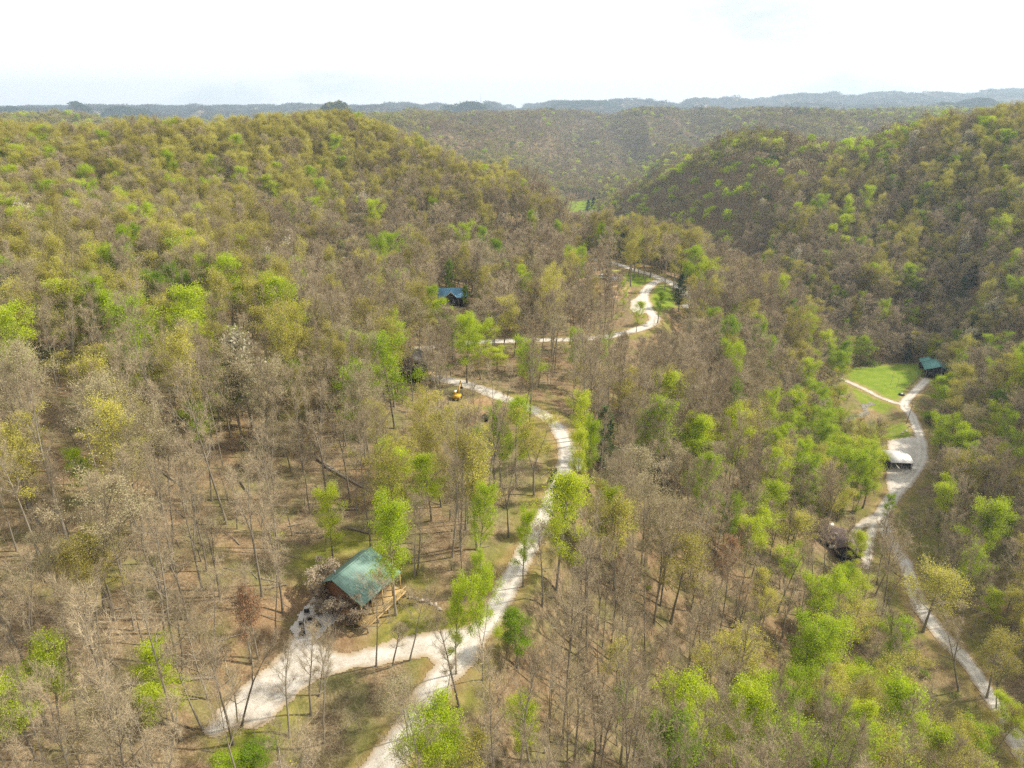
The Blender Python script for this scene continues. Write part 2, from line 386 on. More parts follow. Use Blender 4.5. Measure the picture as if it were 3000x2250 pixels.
# ------------------------------------------------------------------ materials
MATS = {}
def mat(name):
    m = bpy.data.materials.new(name); m.use_nodes = True
    t = m.node_tree
    for n in list(t.nodes): t.nodes.remove(n)
    MATS[name] = m
    return m, t
def L(t, a, b): t.links.new(a, b)
def ramp(t, fac, stops):
    r = N(t, 'ShaderNodeValToRGB')
    e = r.color_ramp.elements
    while len(e) < len(stops): e.new(0.5)
    for k, (p, c) in enumerate(stops):
        e[k].position = p; e[k].color = (*c, 1)
    L(t, fac, r.inputs[0])
    return r.outputs[0]
def noise(t, scale, detail=4, vec=None, rough=.55):
    n = N(t, 'ShaderNodeTexNoise'); n.inputs['Scale'].default_value = scale; n.inputs['Detail'].default_value = detail; n.inputs['Roughness'].default_value = rough
    if vec is not None: L(t, vec, n.inputs['Vector'])
    return n.outputs[0]
def mixc(t, fac, a, b, mode='MIX'):
    n = N(t, 'ShaderNodeMix', data_type='RGBA', blend_type=mode)
    for s, v in ((n.inputs[0], fac), (n.inputs[6], a), (n.inputs[7], b)):
        if isinstance(v, (int, float)): s.default_value = v
        elif isinstance(v, tuple): s.default_value = (*v, 1)
        else: L(t, v, s)
    return n.outputs[2]
def mth(t, op, a, b=None, clamp=False):
    n = N(t, 'ShaderNodeMath', operation=op, use_clamp=clamp)
    for s, v in ((n.inputs[0], a), (n.inputs[1], b)):
        if v is None: continue
        if isinstance(v, (int, float)): s.default_value = v
        else: L(t, v, s)
    return n.outputs[0]
def prin(t, col, rough=.9, metal=0.0, spec=.2, bump=None, bstr=.4, bdist=.1):
    p = N(t, 'ShaderNodeBsdfPrincipled'); o = N(t, 'ShaderNodeOutputMaterial')
    if isinstance(col, tuple): p.inputs['Base Color'].default_value = (*col, 1)
    else: L(t, col, p.inputs['Base Color'])
    if isinstance(rough, (int, float)): p.inputs['Roughness'].default_value = rough
    else: L(t, rough, p.inputs['Roughness'])
    p.inputs['Metallic'].default_value = metal
    p.inputs['Specular IOR Level'].default_value = spec
    if bump is not None:
        b = N(t, 'ShaderNodeBump'); b.inputs['Strength'].default_value = bstr; b.inputs['Distance'].default_value = bdist
        L(t, bump, b.inputs['Height']); L(t, b.outputs[0], p.inputs['Normal'])
    L(t, p.outputs[0], o.inputs[0])
    return p
def pos(t): return N(t, 'ShaderNodeNewGeometry').outputs['Position']
def attr(t, nm):
    a = N(t, 'ShaderNodeAttribute'); a.attribute_name = nm; return a.outputs['Fac']

def make_ground():
    m, t = mat('leaf_litter_ground')
    P = pos(t)
    n1 = noise(t, .045, 5, P); n2 = noise(t, .6, 6, P, .7); n3 = noise(t, 3.5, 4, P, .75); n4 = noise(t, .16, 4, P)
    litter = ramp(t, n2, [(.34, (.055, .038, .020)), (.46, (.15, .108, .058)), (.56, (.24, .175, .098)), (.68, (.38, .30, .185))])
    litter2 = ramp(t, n3, [(.38, (.060, .042, .022)), (.5, (.19, .138, .075)), (.62, (.41, .325, .20))])
    lit = mixc(t, .5, litter, litter2)
    red = mixc(t, ramp(t, n1, [(.42, (0, 0, 0)), (.62, (1, 1, 1))]), lit, mixc(t, .35, lit, (.28, .155, .075)))
    green = ramp(t, n2, [(.3, (.07, .085, .02)), (.6, (.17, .18, .05))])
    gm = ramp(t, n4, [(.47, (0, 0, 0)), (.66, (.62, .62, .62))])
    c = mixc(t, gm, red, green)
    g = attr(t, 'grass'); d = attr(t, 'dirt')
    ms = ramp(t, noise(t, .5, 5, P, .7), [(.3, (.095, .11, .016)), (.5, (.18, .18, .03)), (.7, (.31, .26, .08))])
    c = mixc(t, attr(t, 'moss'), c, ms)
    gr = ramp(t, noise(t, .22, 5, P, .65), [(.3, (.095, .165, .010)), (.5, (.165, .245, .014)), (.7, (.31, .31, .05))])
    gr = mixc(t, .45, gr, ramp(t, n3, [(.3, (.08, .13, .01)), (.7, (.27, .32, .04))]))
    c = mixc(t, g, c, gr)
    dr = ramp(t, noise(t, .35, 6, P, .7), [(.3, (.23, .125, .06)), (.5, (.36, .225, .12)), (.7, (.50, .39, .26))])
    c = mixc(t, d, c, dr)
    prin(t, c, .95, 0, .1, n3, .6, .25)
    return m
M_GROUND = make_ground()
def make_gravel():
    m, t = mat('pale_limestone_gravel')
    P = pos(t)
    n2 = noise(t, .35, 6, P, .65); n3 = noise(t, 6, 3, P, .8)
    c = ramp(t, n2, [(.34, (.36, .315, .25)), (.5, (.50, .455, .385)), (.66, (.62, .585, .52))])
    c = mixc(t, .4, c, ramp(t, n3, [(.38, (.24, .21, .165)), (.6, (.66, .62, .55))]))
    e = attr(t, 'edge')
    en = mth(t, 'ADD', e, mth(t, 'MULTIPLY', mth(t, 'SUBTRACT', noise(t, .9, 4, P), .5), 1.1), True)
    c = mixc(t, en, c, (.34, .26, .16))
    tr = attr(t, 'track')
    c = mixc(t, mth(t, 'MULTIPLY', tr, .5), c, (.66, .62, .55))
    prin(t, c, .95, 0, .15, n3, .5, .05)
    return m
M_GRAVEL = make_gravel()
def make_concrete():
    m, t = mat('weathered_concrete')
    P = pos(t)
    c = ramp(t, noise(t, .8, 5, P), [(.3, (.44, .41, .37)), (.7, (.58, .55, .50))])
    prin(t, c, .9, 0, .2, noise(t, 9, 3, P), .2, .02)
    return m
M_CONC = make_concrete()
def bark(name, c0, c1):
    m, t = mat(name)
    P = N(t, 'ShaderNodeTexCoord').outputs['Object']
    r = N(t, 'ShaderNodeObjectInfo').outputs['Random']
    n = noise(t, 1.4, 4, P, .7)
    c = ramp(t, mth(t, 'ADD', mth(t, 'MULTIPLY', n, .65), mth(t, 'MULTIPLY', r, .35)), [(.2, c0), (.8, c1)])
    d = N(t, 'ShaderNodeBsdfDiffuse'); o = N(t, 'ShaderNodeOutputMaterial')
    L(t, c, d.inputs[0]); L(t, d.outputs[0], o.inputs[0])
    return m
def leaf(name, stops, trans=.3):
    m, t = mat(name)
    P = N(t, 'ShaderNodeTexCoord').outputs['Object']
    r = N(t, 'ShaderNodeObjectInfo').outputs['Random']
    n = noise(t, .9, 3, P, .7)
    f = mth(t, 'ADD', mth(t, 'MULTIPLY', n, .45), mth(t, 'MULTIPLY', r, .55))
    c = ramp(t, f, stops)
    d = N(t, 'ShaderNodeBsdfDiffuse'); tr = N(t, 'ShaderNodeBsdfTranslucent'); ms = N(t, 'ShaderNodeMixShader'); o = N(t, 'ShaderNodeOutputMaterial')
    ms.inputs[0].default_value = trans
    L(t, c, d.inputs[0]); L(t, c, tr.inputs[0]); L(t, d.outputs[0], ms.inputs[1]); L(t, tr.outputs[0], ms.inputs[2]); L(t, ms.outputs[0], o.inputs[0])
    return m
M_BARK = bark('grey_brown_bark', (.11, .088, .062), (.34, .30, .23))
M_TWIG = bark('bare_twigs', (.21, .165, .10), (.48, .39, .25))
LEAFM = {
    'B': leaf('bud_twigs_brown', [(.15, (.25, .195, .115)), (.5, (.35, .28, .165)), (.85, (.45, .37, .22))], .15),
    'T': leaf('tan_blossom_buds', [(.2, (.31, .25, .13)), (.5, (.38, .33, .18)), (.8, (.43, .39, .22))]),
    'O': leaf('olive_young_leaves', [(.2, (.30, .26, .065)), (.5, (.44, .40, .07)), (.8, (.56, .53, .085))]),
    'L': leaf('lime_young_leaves', [(.2, (.27, .38, .02)), (.5, (.40, .51, .025)), (.8, (.54, .60, .04))], .4),
    'G': leaf('green_young_leaves', [(.2, (.18, .28, .02)), (.8, (.31, .43, .03))], .4),
    'P': leaf('pine_needles', [(.2, (.035, .060, .022)), (.8, (.085, .115, .04))], .1),
    'R': leaf('reddish_maple_buds', [(.2, (.32, .17, .09)), (.8, (.45, .27, .15))]),
    'W': leaf('cream_blossom', [(.2, (.40, .37, .25)), (.8, (.52, .48, .35))]),
}
def simple(name, c0, c1=None, rough=.7, metal=0, scale=3.0, spec=.3):
    m, t = mat(name)
    P = N(t, 'ShaderNodeTexCoord').outputs['Object']
    c1 = c1 or tuple(x * .8 for x in c0)
    prin(t, ramp(t, noise(t, scale, 4, P), [(.3, c1), (.7, c0)]), rough, metal, spec)
    return m
def ribbed(name, c0, c1, axis_i, period, rough=.62, metal=.0):
    m, t = mat(name)
    P = N(t, 'ShaderNodeTexCoord').outputs['Object']
    s = N(t, 'ShaderNodeSeparateXYZ'); L(t, P, s.inputs[0])
    f = mth(t, 'FRACT', mth(t, 'DIVIDE', s.outputs[axis_i], period))
    rib = ramp(t, f, [(0.0, (0, 0, 0)), (.12, (0, 0, 0)), (.16, (1, 1, 1)), (.9, (1, 1, 1))])
    base = ramp(t, noise(t, .7, 5, P), [(.3, c1), (.7, c0)])
    c = mixc(t, rib, mixc(t, .35, base, (.02, .02, .02)), base)
    prin(t, c, rough, metal, .5, f, .4, .03)
    return m
M_GROOF = ribbed('green_metal_roofing', (.16, .265, .215), (.12, .21, .165), 1, .45)
M_BROOF = ribbed('blue_metal_roofing', (.15, .36, .52), (.11, .28, .43), 0, .5)
M_BARNROOF = ribbed('teal_metal_roofing', (.11, .30, .27), (.08, .23, .21), 1, .5)
M_WROOF = ribbed('white_metal_roofing', (.72, .70, .68), (.55, .52, .50), 0, .5)
M_MROOF = simple('mauve_shingles', (.20, .145, .145), (.13, .095, .095), .9, 0, 2)
def logs(name, c0, c1, period=.3):
    m, t = mat(name)
    P = N(t, 'ShaderNodeTexCoord').outputs['Object']
    s = N(t, 'ShaderNodeSeparateXYZ'); L(t, P, s.inputs[0])
    f = mth(t, 'FRACT', mth(t, 'DIVIDE', s.outputs[2], period))
    c = mixc(t, ramp(t, f, [(0, (0, 0, 0)), (.15, (1, 1, 1)), (.85, (1, 1, 1)), (1, (0, 0, 0))]), (.03, .02, .015), ramp(t, noise(t, 2, 4, P), [(.3, c1), (.7, c0)]))
    prin(t, c, .8, 0, .2)
    return m
M_LOG = logs('brown_log_wall', (.20, .095, .04), (.12, .055, .025))
M_DARKW = logs('black_brown_boards', (.035, .025, .02), (.02, .015, .012))
M_DECK = simple('yellow_pine_lumber', (.50, .36, .16), (.38, .26, .11), .8)
M_GLASS = simple('dark_window_glass', (.03, .04, .05), (.02, .025, .03), .15, 0, 3, .8)
M_BLACK = simple('black_plastic', (.02, .02, .022), (.012, .012, .013), .5)
M_WHITE = simple('white_paint', (.72, .72, .70), (.6, .6, .58), .5)
M_YEL = simple('machine_yellow', (.62, .38, .03), (.50, .30, .025), .45)
M_STEEL = simple('dull_steel', (.25, .25, .25), (.16, .16, .16), .45, .6)
M_STONE = simple('pale_stone', (.42, .36, .29), (.28, .23, .18), .95)
M_WOOD = simple('grey_weathered_wood', (.30, .25, .19), (.19, .155, .115), .9)
M_YTARP = simple('yellow_sheeting', (.62, .56, .16), (.52, .46, .12), .6)
M_TRIM = simple('white_roof_trim', (.7, .7, .68), (.6, .6, .58), .5)

# ------------------------------------------------------------------ mesh builder
class MB:
    def __init__(s): s.v = []; s.f = []; s.m = []; s.n = 0
    def add(s, v, f, mi=0):
        v = np.asarray(v, float).reshape(-1, 3)
        f = np.asarray(f, int)
        s.v.append(v); s.f.append((f + s.n, mi)); s.n += len(v)
    def box(s, c, d, rz=0, mi=0, rx=0, ry=0):
        x, y, z = np.array(d) / 2
        P = np.array([[-x, -y, -z], [x, -y, -z], [x, y, -z], [-x, y, -z], [-x, -y, z], [x, -y, z], [x, y, z], [-x, y, z]])
        if rx or ry or rz:
            R = np.array(Matrix.Rotation(rz, 3, 'Z') @ Matrix.Rotation(ry, 3, 'Y') @ Matrix.Rotation(rx, 3, 'X')); P = P @ R.T
        s.add(P + np.array(c), [[0, 3, 2, 1], [4, 5, 6, 7], [0, 1, 5, 4], [1, 2, 6, 5], [2, 3, 7, 6], [3, 0, 4, 7]], mi)
    def tube(s, pts, rad, sides=6, mi=0, cap=True):
        pts = np.asarray(pts, float); n = len(pts)
        rad = np.broadcast_to(np.asarray(rad, float), (n,))
        T = np.gradient(pts, axis=0); T /= np.linalg.norm(T, axis=1)[:, None] + 1e-9
        ref = np.array([1.0, 0, 0]) if abs(T[0][0]) < .8 else np.array([0, 1.0, 0])
        U = np.cross(T, ref); U /= np.linalg.norm(U, axis=1)[:, None] + 1e-9
        V = np.cross(T, U)
        a = np.arange(sides) * 2 * math.pi / sides
        ring = pts[:, None] + rad[:, None, None] * (np.cos(a)[None, :, None] * U[:, None] + np.sin(a)[None, :, None] * V[:, None])
        idx = np.arange(n * sides).reshape(n, sides)
        f = np.stack([idx[:-1], np.roll(idx[:-1], -1, 1), np.roll(idx[1:], -1, 1), idx[1:]], -1).reshape(-1, 4)
        s.add(ring.reshape(-1, 3), f, mi)
        if cap and sides > 3:
            base = s.n - n * sides
            s.v.append(np.zeros((0, 3)))
            s.f.append((np.array([idx[0][::-1] + base]), mi)); s.f.append((np.array([idx[-1] + base]), mi))
    def prism(s, poly2, z0, z1, mi=0):
        n = len(poly2); P = np.array(poly2, float)
        v = np.vstack([np.c_[P, np.full(n, z0)], np.c_[P, np.full(n, z1)]])
        s.add(v, [[i, (i + 1) % n, n + (i + 1) % n, n + i] for i in range(n)], mi)
        b = s.n - 2 * n
        s.f.append((np.array([np.arange(n)[::-1] + b]), mi)); s.f.append((np.array([np.arange(n) + n + b]), mi))
    def mesh(s, name, mats, smooth=False):
        me = bpy.data.meshes.new(name)
        if s.n == 0: return me
        V = np.vstack([v for v in s.v if len(v)])
        sizes = []; loops = []; mi = []
        for f, k in s.f:
            if len(f) == 0: continue
            loops.append(f.reshape(-1)); sizes.append(np.full(len(f), f.shape[1])); mi.append(np.full(len(f), k))
        loops = np.concatenate(loops); sizes = np.concatenate(sizes); mi = np.concatenate(mi)
        me.vertices.add(len(V)); me.vertices.foreach_set('co', V.astype(np.float32).ravel())
        me.loops.add(len(loops)); me.loops.foreach_set('vertex_index', loops.astype(np.int32))
        me.polygons.add(len(sizes))
        st = np.concatenate([[0], np.cumsum(sizes)[:-1]])
        me.polygons.foreach_set('loop_start', st.astype(np.int32))
        me.polygons.foreach_set('material_index', mi.astype(np.int32))
        if smooth: me.polygons.foreach_set('use_smooth', np.ones(len(sizes), bool))
        for m in mats: me.materials.append(m)
        me.update(calc_edges=True)
        return me
    def obj(s, name, mats, parent=None, smooth=False):
        if not isinstance(mats, (list, tuple)): mats = [mats]
        o = bpy.data.objects.new(name, s.mesh(name, mats, smooth))
        COL.objects.link(o)
        if parent: o.parent = parent
        return o
def tag(o, label, cat, group=None):
    o['label'] = label; o['category'] = cat
    if group: o['group'] = group
    return o
def empty(name, loc, rz=0, label=None, cat=None, group=None):
    o = bpy.data.objects.new(name, None); COL.objects.link(o)
    o.empty_display_size = .5
    o.location = loc; o.rotation_euler = (0, 0, rz)
    if label: tag(o, label, cat, group)
    return o
def struct(o, label=None, kind='structure'):
    o['kind'] = kind
    if label: o['label'] = label
    return o

# ------------------------------------------------------------------ terrain mesh
def build_terrain():
    nx, ny = XX.shape
    me = bpy.data.meshes.new('terrain')
    V = np.stack([XX, YY, ZZ], -1).reshape(-1, 3)
    idx = np.arange(nx * ny).reshape(nx, ny)
    a, b, c, d = idx[:-1, :-1].ravel(), idx[1:, :-1].ravel(), idx[1:, 1:].ravel(), idx[:-1, 1:].ravel()
    F = np.concatenate([np.stack([a, b, c], 1), np.stack([a, c, d], 1)])
    me.vertices.add(len(V)); me.vertices.foreach_set('co', V.astype(np.float32).ravel())
    me.loops.add(F.size); me.loops.foreach_set('vertex_index', F.astype(np.int32).ravel())
    me.polygons.add(len(F)); me.polygons.foreach_set('loop_start', (np.arange(len(F)) * 3).astype(np.int32))
    me.polygons.foreach_set('use_smooth', np.ones(len(F), bool))
    me.update(calc_edges=True)
    for nm, A in (('grass', GRASS), ('dirt', DIRTF), ('moss', MOSS)):
        at = me.attributes.new(nm, 'FLOAT', 'POINT'); at.data.foreach_set('value', A.ravel().astype(np.float32))
    me.materials.append(M_GROUND)
    o = bpy.data.objects.new('terrain', me); COL.objects.link(o)
    struct(o)
build_terrain()

# ------------------------------------------------------------------ roads as one sheet each, draped on the ground
def sheet(name, sdf, bbox, cell, lift, m, label, track=None):
    x = np.arange(bbox[0], bbox[1], cell); y = np.arange(bbox[2], bbox[3], cell)
    X, Y = np.meshgrid(x, y, indexing='ij')
    sd = sdf(X, Y) + (fbm(X / 1.2, Y / 1.2, 3) - .5) * .9 + (fbm(X / 8, Y / 8, 2) - .5) * .9
    c = .25 * (sd[:-1, :-1] + sd[1:, :-1] + sd[1:, 1:] + sd[:-1, 1:])
    keep = c < 0
    idx = np.arange(X.size).reshape(X.shape)
    q = np.stack([idx[:-1, :-1][keep], idx[1:, :-1][keep], idx[1:, 1:][keep], idx[:-1, 1:][keep]], 1)
    used, inv = np.unique(q, return_inverse=True)
    xs, ys = X.ravel()[used], Y.ravel()[used]
    mb = MB(); mb.add(np.c_[xs, ys, gz(xs, ys) + lift], inv.reshape(-1, 4))
    o = mb.obj(name, m, smooth=True)
    at = o.data.attributes.new('edge', 'FLOAT', 'POINT'); at.data.foreach_set('value', np.clip(1 + sd.ravel()[used] / 1.1, 0, 1).astype(np.float32))
    tv = np.zeros(len(xs))
    if track is not None:
        for Ln in track:
            d = d_line(xs, ys, Ln)
            tv = np.maximum(tv, np.exp(-((d - .85) / .35) ** 2))
    at = o.data.attributes.new('track', 'FLOAT', 'POINT'); at.data.foreach_set('value', tv.astype(np.float32))
    struct(o, label)
    return o
def bb(*Ps, pad=5):
    A = np.vstack(Ps); return (A[:, 0].min() - pad, A[:, 0].max() + pad, A[:, 1].min() - pad, A[:, 1].max() + pad)
near = RIDGE[RIDGE[:, 1] < 172]
k_ = int(np.argmax(RIDGE[:, 1] > 170))
R1, R2 = RIDGE[:k_ + 1], RIDGE[k_:]
def sd_near(x, y):
    w = 2.0 + .6 * (1 - sstep(60, 90, y))
    return np.minimum(d_line(x, y, R1) - w, sd_poly(x, y, PARK))
sheet('road', sd_near, bb(R1, PARK), .28, .06, M_GRAVEL, None, [R1])
sheet('road', lambda x, y: np.minimum(np.minimum(d_line(x, y, R2, 2) - 2.4, d_line(x, y, UPPER) - 2.5), sd_poly(x, y, UPLOT)), bb(R2, UPPER), .5, .08, M_GRAVEL, None, [R2, UPPER])
def sd_val(x, y):
    return np.minimum.reduce([d_line(x, y, VALLEY, 2) - 2.1, d_line(x, y, BRANCH) - 1.5, d_line(x, y, HD) - 1.4, d_line(x, y, HD2) - 1.5, sd_poly(x, y, LOT)])
sheet('road', sd_val, bb(VALLEY, BRANCH, HD, HD2), .5, .08, M_GRAVEL, None, [VALLEY])
sheet('path', lambda x, y: sd_poly(x, y, PATIO) + .1, bb(PATIO), .3, .11, M_CONC, None)
sheet('path', lambda x, y: sd_poly(x, y, WALK) + .2, bb(WALK), .3, .12, M_CONC, None)

# ================================================================== TREES
RT = np.random.default_rng(11)
def unit(v): return v / (np.linalg.norm(v) + 1e-9)
def branch_pts(p, d, L_, n, up=.12, wob=.12):
    pts = [p]; d = unit(d)
    for k in range(n):
        d = unit(d + RT.normal(0, wob, 3) + np.array([0, 0, up]))
        pts.append(pts[-1] + d * L_ / n)
    return np.array(pts)
def skeleton(H=22, r0=.26, first=.45, leaders=1, nlimb=14, spread=1.0, lean=.02, nsub=5, split=.35, curve=.12):
    """returns trunk MB and arrays of twig anchor points and directions"""
    mb = MB(); anchors = []
    base = branch_pts(np.array([0, 0, -.6]), np.array([RT.normal(0, lean), RT.normal(0, lean), 1.0]), H * (split if leaders > 1 else .97) + .6, 8 if leaders == 1 else 4, .02, .035)
    n = len(base)
    t = np.linspace(0, 1, n)
    rr = r0 * (1 - .88 * t ** 1.1) if leaders == 1 else r0 * (1 - .25 * t)
    rr = rr.copy(); rr[0] *= 1.35
    mb.tube(base, rr, 7, 0, False)
    stems = [(base, rr, 1.0 if leaders == 1 else 0)]
    if leaders > 1:
        stems = []
        a0 = RT.uniform(0, 6.28)
        for k in range(leaders):
            a = a0 + k * 2 * math.pi / leaders + RT.normal(0, .3)
            tilt = RT.uniform(.22, .42) * spread
            sp = branch_pts(base[-1], np.array([math.cos(a) * tilt, math.sin(a) * tilt, 1.0]), H * (1 - split) * RT.uniform(.85, 1.0), 7, .06, .07)
            r_ = r0 * .62 * (1 - .88 * np.linspace(0, 1, len(sp)))
            mb.tube(sp, r_, 6, 0, False)
            stems.append((sp, r_, 1.0))
    for sp, r_, _ in stems:
        nl = max(5, int(nlimb / len(stems)))
        Lz = H
        for k in range(nl):
            f = (first if leaders == 1 else .12) + (1 - (first if leaders == 1 else .12)) * (k + RT.uniform(0, .8)) / nl
            f = min(f, .985)
            pos_ = sp[0] * 0
            x = f * (len(sp) - 1); i = min(int(x), len(sp) - 2)
            pos_ = sp[i] * (1 - (x - i)) + sp[i + 1] * (x - i)
            rad = (r_[i] * (1 - (x - i)) + r_[i + 1] * (x - i))
            a = k * 2.4 + RT.normal(0, .4)
            rel = (f - first) / (1 - first) if leaders == 1 else f
            rel = max(0, min(1, rel))
            ll = H * .27 * spread * (.62 + .5 * math.sin(math.pi * min(1, rel * .8 + .12))) * (1 - .35 * rel ** 3) * RT.uniform(.65, 1.2) * (.78 if leaders > 1 else 1)
            el = .42 + .62 * rel + RT.normal(0, .14)
            d = np.array([math.cos(a) * math.cos(el), math.sin(a) * math.cos(el), math.sin(el)])
            lp = branch_pts(pos_, d, ll, 5, curve, .13)
            lr = max(rad * .55, .03) * (1 - .8 * np.linspace(0, 1, 6))
            mb.tube(lp, lr, 4, 0, False)
            for j in range(nsub):
                x2 = RT.uniform(.25, 1.0) * 4.99; i2 = int(x2)
                p2 = lp[i2] * (1 - x2 + i2) + lp[i2 + 1] * (x2 - i2)
                d2 = unit(lp[min(i2 + 1, 5)] - lp[i2]) + RT.normal(0, .55, 3) + np.array([0, 0, .15])
                l2 = ll * RT.uniform(.25, .5)
                sp2 = branch_pts(p2, d2, l2, 3, .1, .18)
                mb.tube(sp2, [.028, .02, .014, .008], 3, 0, False)
                for q in range(1, 4): anchors.append((sp2[q], unit(sp2[q] - sp2[q - 1]), l2))
            anchors.append((lp[-1], unit(lp[-1] - lp[-2]), ll * .35))
            anchors.append((lp[3], unit(lp[3] - lp[2]), ll * .3))
        anchors.append((sp[-1], np.array([0, 0, 1.0]), 1.2))
    return mb, anchors
def add_twigs(mb, anchors, per, length=1.1, w=.035, mi=0, grow=.25):
    A = np.array([a[0] for a in anchors]); Dn = np.array([a[1] for a in anchors])
    A = np.repeat(A, per, 0); Dn = np.repeat(Dn, per, 0); n = len(A)
    d = Dn + RT.normal(0, .75, (n, 3)) + np.array([0, 0, grow]); d /= np.linalg.norm(d, axis=1)[:, None]
    A = A + RT.normal(0, .12, A.shape)
    l = length * RT.uniform(.45, 1.2, n)[:, None]
    s = np.cross(d, RT.normal(0, 1, (n, 3))); s /= np.linalg.norm(s, axis=1)[:, None] + 1e-9
    mid = A + d * l * .55 + RT.normal(0, .06, (n, 3))
    tip = A + d * l
    # bent ribbon with side shoot
    v = np.stack([A - s * w, A + s * w, mid + s * w * .6, mid - s * w * .6, tip], 1).reshape(-1, 3)
    b = np.arange(n)[:, None] * 5
    mb.add(v, b + np.array([0, 1, 2, 3]), mi)
    mb.f.append((b + np.array([3, 2, 4]) + mb.n - len(v), mi))
    # side shoots
    d2 = d + RT.normal(0, .7, (n, 3)); d2 /= np.linalg.norm(d2, axis=1)[:, None]
    st = A + d * l * RT.uniform(.2, .8, (n, 1)); s2 = s * w * .6
    v = np.stack([st - s2, st + s2, st + d2 * l * .55], 1).reshape(-1, 3)
    mb.add(v, np.arange(n)[:, None] * 3 + np.array([0, 1, 2]), mi)
    return tip
def add_leaves(mb, C, per, size, rad, mi=1, flat=.35):
    A = np.repeat(C, per, 0); n = len(A)
    A = A + RT.normal(0, rad, (n, 3)) * np.array([1, 1, .75])
    nrm = RT.normal(0, 1, (n, 3)) + np.array([0, 0, flat * 2]); nrm /= np.linalg.norm(nrm, axis=1)[:, None]
    u = np.cross(nrm, RT.normal(0, 1, (n, 3))); u /= np.linalg.norm(u, axis=1)[:, None] + 1e-9
    w = np.cross(nrm, u)
    s = size * RT.uniform(.5, 1.25, (n, 1))
    v = np.stack([A - u * s * .5, A + w * s * .42, A + u * s * .55, A - w * s * .38], 1).reshape(-1, 3)
    mb.add(v, np.arange(n)[:, None] * 4 + np.array([0, 1, 2, 3]), mi)

PROTO = {}   # kind -> list of dict(trunk=mesh, crown=mesh, full=mesh)
def finish(kind, tmb, cmb, H):
    """trunk mesh, crown mesh and both joined"""
    i = len(PROTO.setdefault(kind, []))
    lm = LEAFM.get(kind, M_TWIG)
    j = MB()
    j.v = tmb.v + cmb.v; j.n = tmb.n + cmb.n
    j.f = [(f, 0) for f, _ in tmb.f] + [(f + tmb.n, mi + 1) for f, mi in cmb.f]
    PROTO[kind].append(dict(trunk=tmb.mesh('trunk', [M_BARK], True), crown=cmb.mesh('crown', [M_TWIG, lm]), full=j.mesh('tree', [M_BARK, M_TWIG, lm]), H=H))
def make_bare(n, kind='B', per=8, w=.020, sp=1.0):
    for k in range(n):
        ld = [1, 2, 1, 1, 3, 1, 2, 1][k % 8]
        H = 22
        t_, an = skeleton(H, RT.uniform(.17, .27), RT.uniform(.42, .58), ld, int(RT.uniform(15, 20)), RT.uniform(.8, 1.15) * sp, .05, 6, RT.uniform(.25, .5))
        c = MB(); tips = add_twigs(c, an, per, 1.15, w)
        finish(kind, t_, c, H)
def make_leafy(kind, n, per, size, rad, first, spread, twper=3, H=20, keep=1.0, shape=None, nsub=5):
    for k in range(n):
        ld = [1, 1, 2, 1, 1, 2][k % 6]
        t_, an = skeleton(H, RT.uniform(.16, .27), first * RT.uniform(.85, 1.1), ld, int(RT.uniform(15, 21)), spread * RT.uniform(.85, 1.1), .04, nsub, RT.uniform(.25, .4))
        c = MB(); tips = add_twigs(c, an, twper, .85, .018)
        A = np.array([a[0] for a in an])
        if keep < 1: A = A[RT.random(len(A)) < keep]
        add_leaves(c, A, per, size, rad)
        finish(kind, t_, c, H)
make_bare(9, 'B', 8, .019, .9)
make_bare(9, 'b', 5, .013, .66)
make_leafy('L', 8, 54, .19, .58, .34, .92)
make_leafy('G', 3, 54, .195, .55, .32, .80)
make_leafy('O', 6, 40, .165, .58, .42, .98, 5, 21)
make_leafy('T', 5, 32, .145, .58, .42, .98, 7, 20)
make_leafy('R', 2, 18, .2, .5, .38, .9, 5, 14)
make_leafy('W', 2, 9, .30, .45, .30, .9, 3, 10)
def make_pine(n):
    for k in range(n):
        H = 16; t_ = MB(); c = MB()
        tp = branch_pts(np.array([0, 0, -.5]), np.array([RT.normal(0, .03), RT.normal(0, .03), 1.0]), H + .5, 8, .02, .02)
        t_.tube(tp, .2 * (1 - .92 * np.linspace(0, 1, 9)), 7, 0, False)
        C = []
        z = H * .25
        while z < H:
            rel = (z - H * .25) / (H * .75)
            for j in range(5):
                a = RT.uniform(0, 6.28); ll = (3.3 * (1 - rel) ** .7 + .35) * RT.uniform(.7, 1.15)
                x = z / (H) * 8; i = min(int(x), 7); p0 = tp[i] * (1 - x + i) + tp[i + 1] * (x - i)
                lp = branch_pts(p0, np.array([math.cos(a), math.sin(a), .15]), ll, 4, .08, .08)
                t_.tube(lp, [.05, .04, .03, .02, .01], 3, 0, False)
                for q in (2, 3, 4): C += [lp[q], (lp[q] + lp[q - 1]) / 2]
            z += H * .75 / 15
        add_leaves(c, np.array(C), 8, .42, .30, 1, .8)
        c.add(np.zeros((3, 3)) + tp[4] + np.eye(3) * .01, [[0, 1, 2]], 0)
        finish('P', t_, c, H)
make_pine(3)

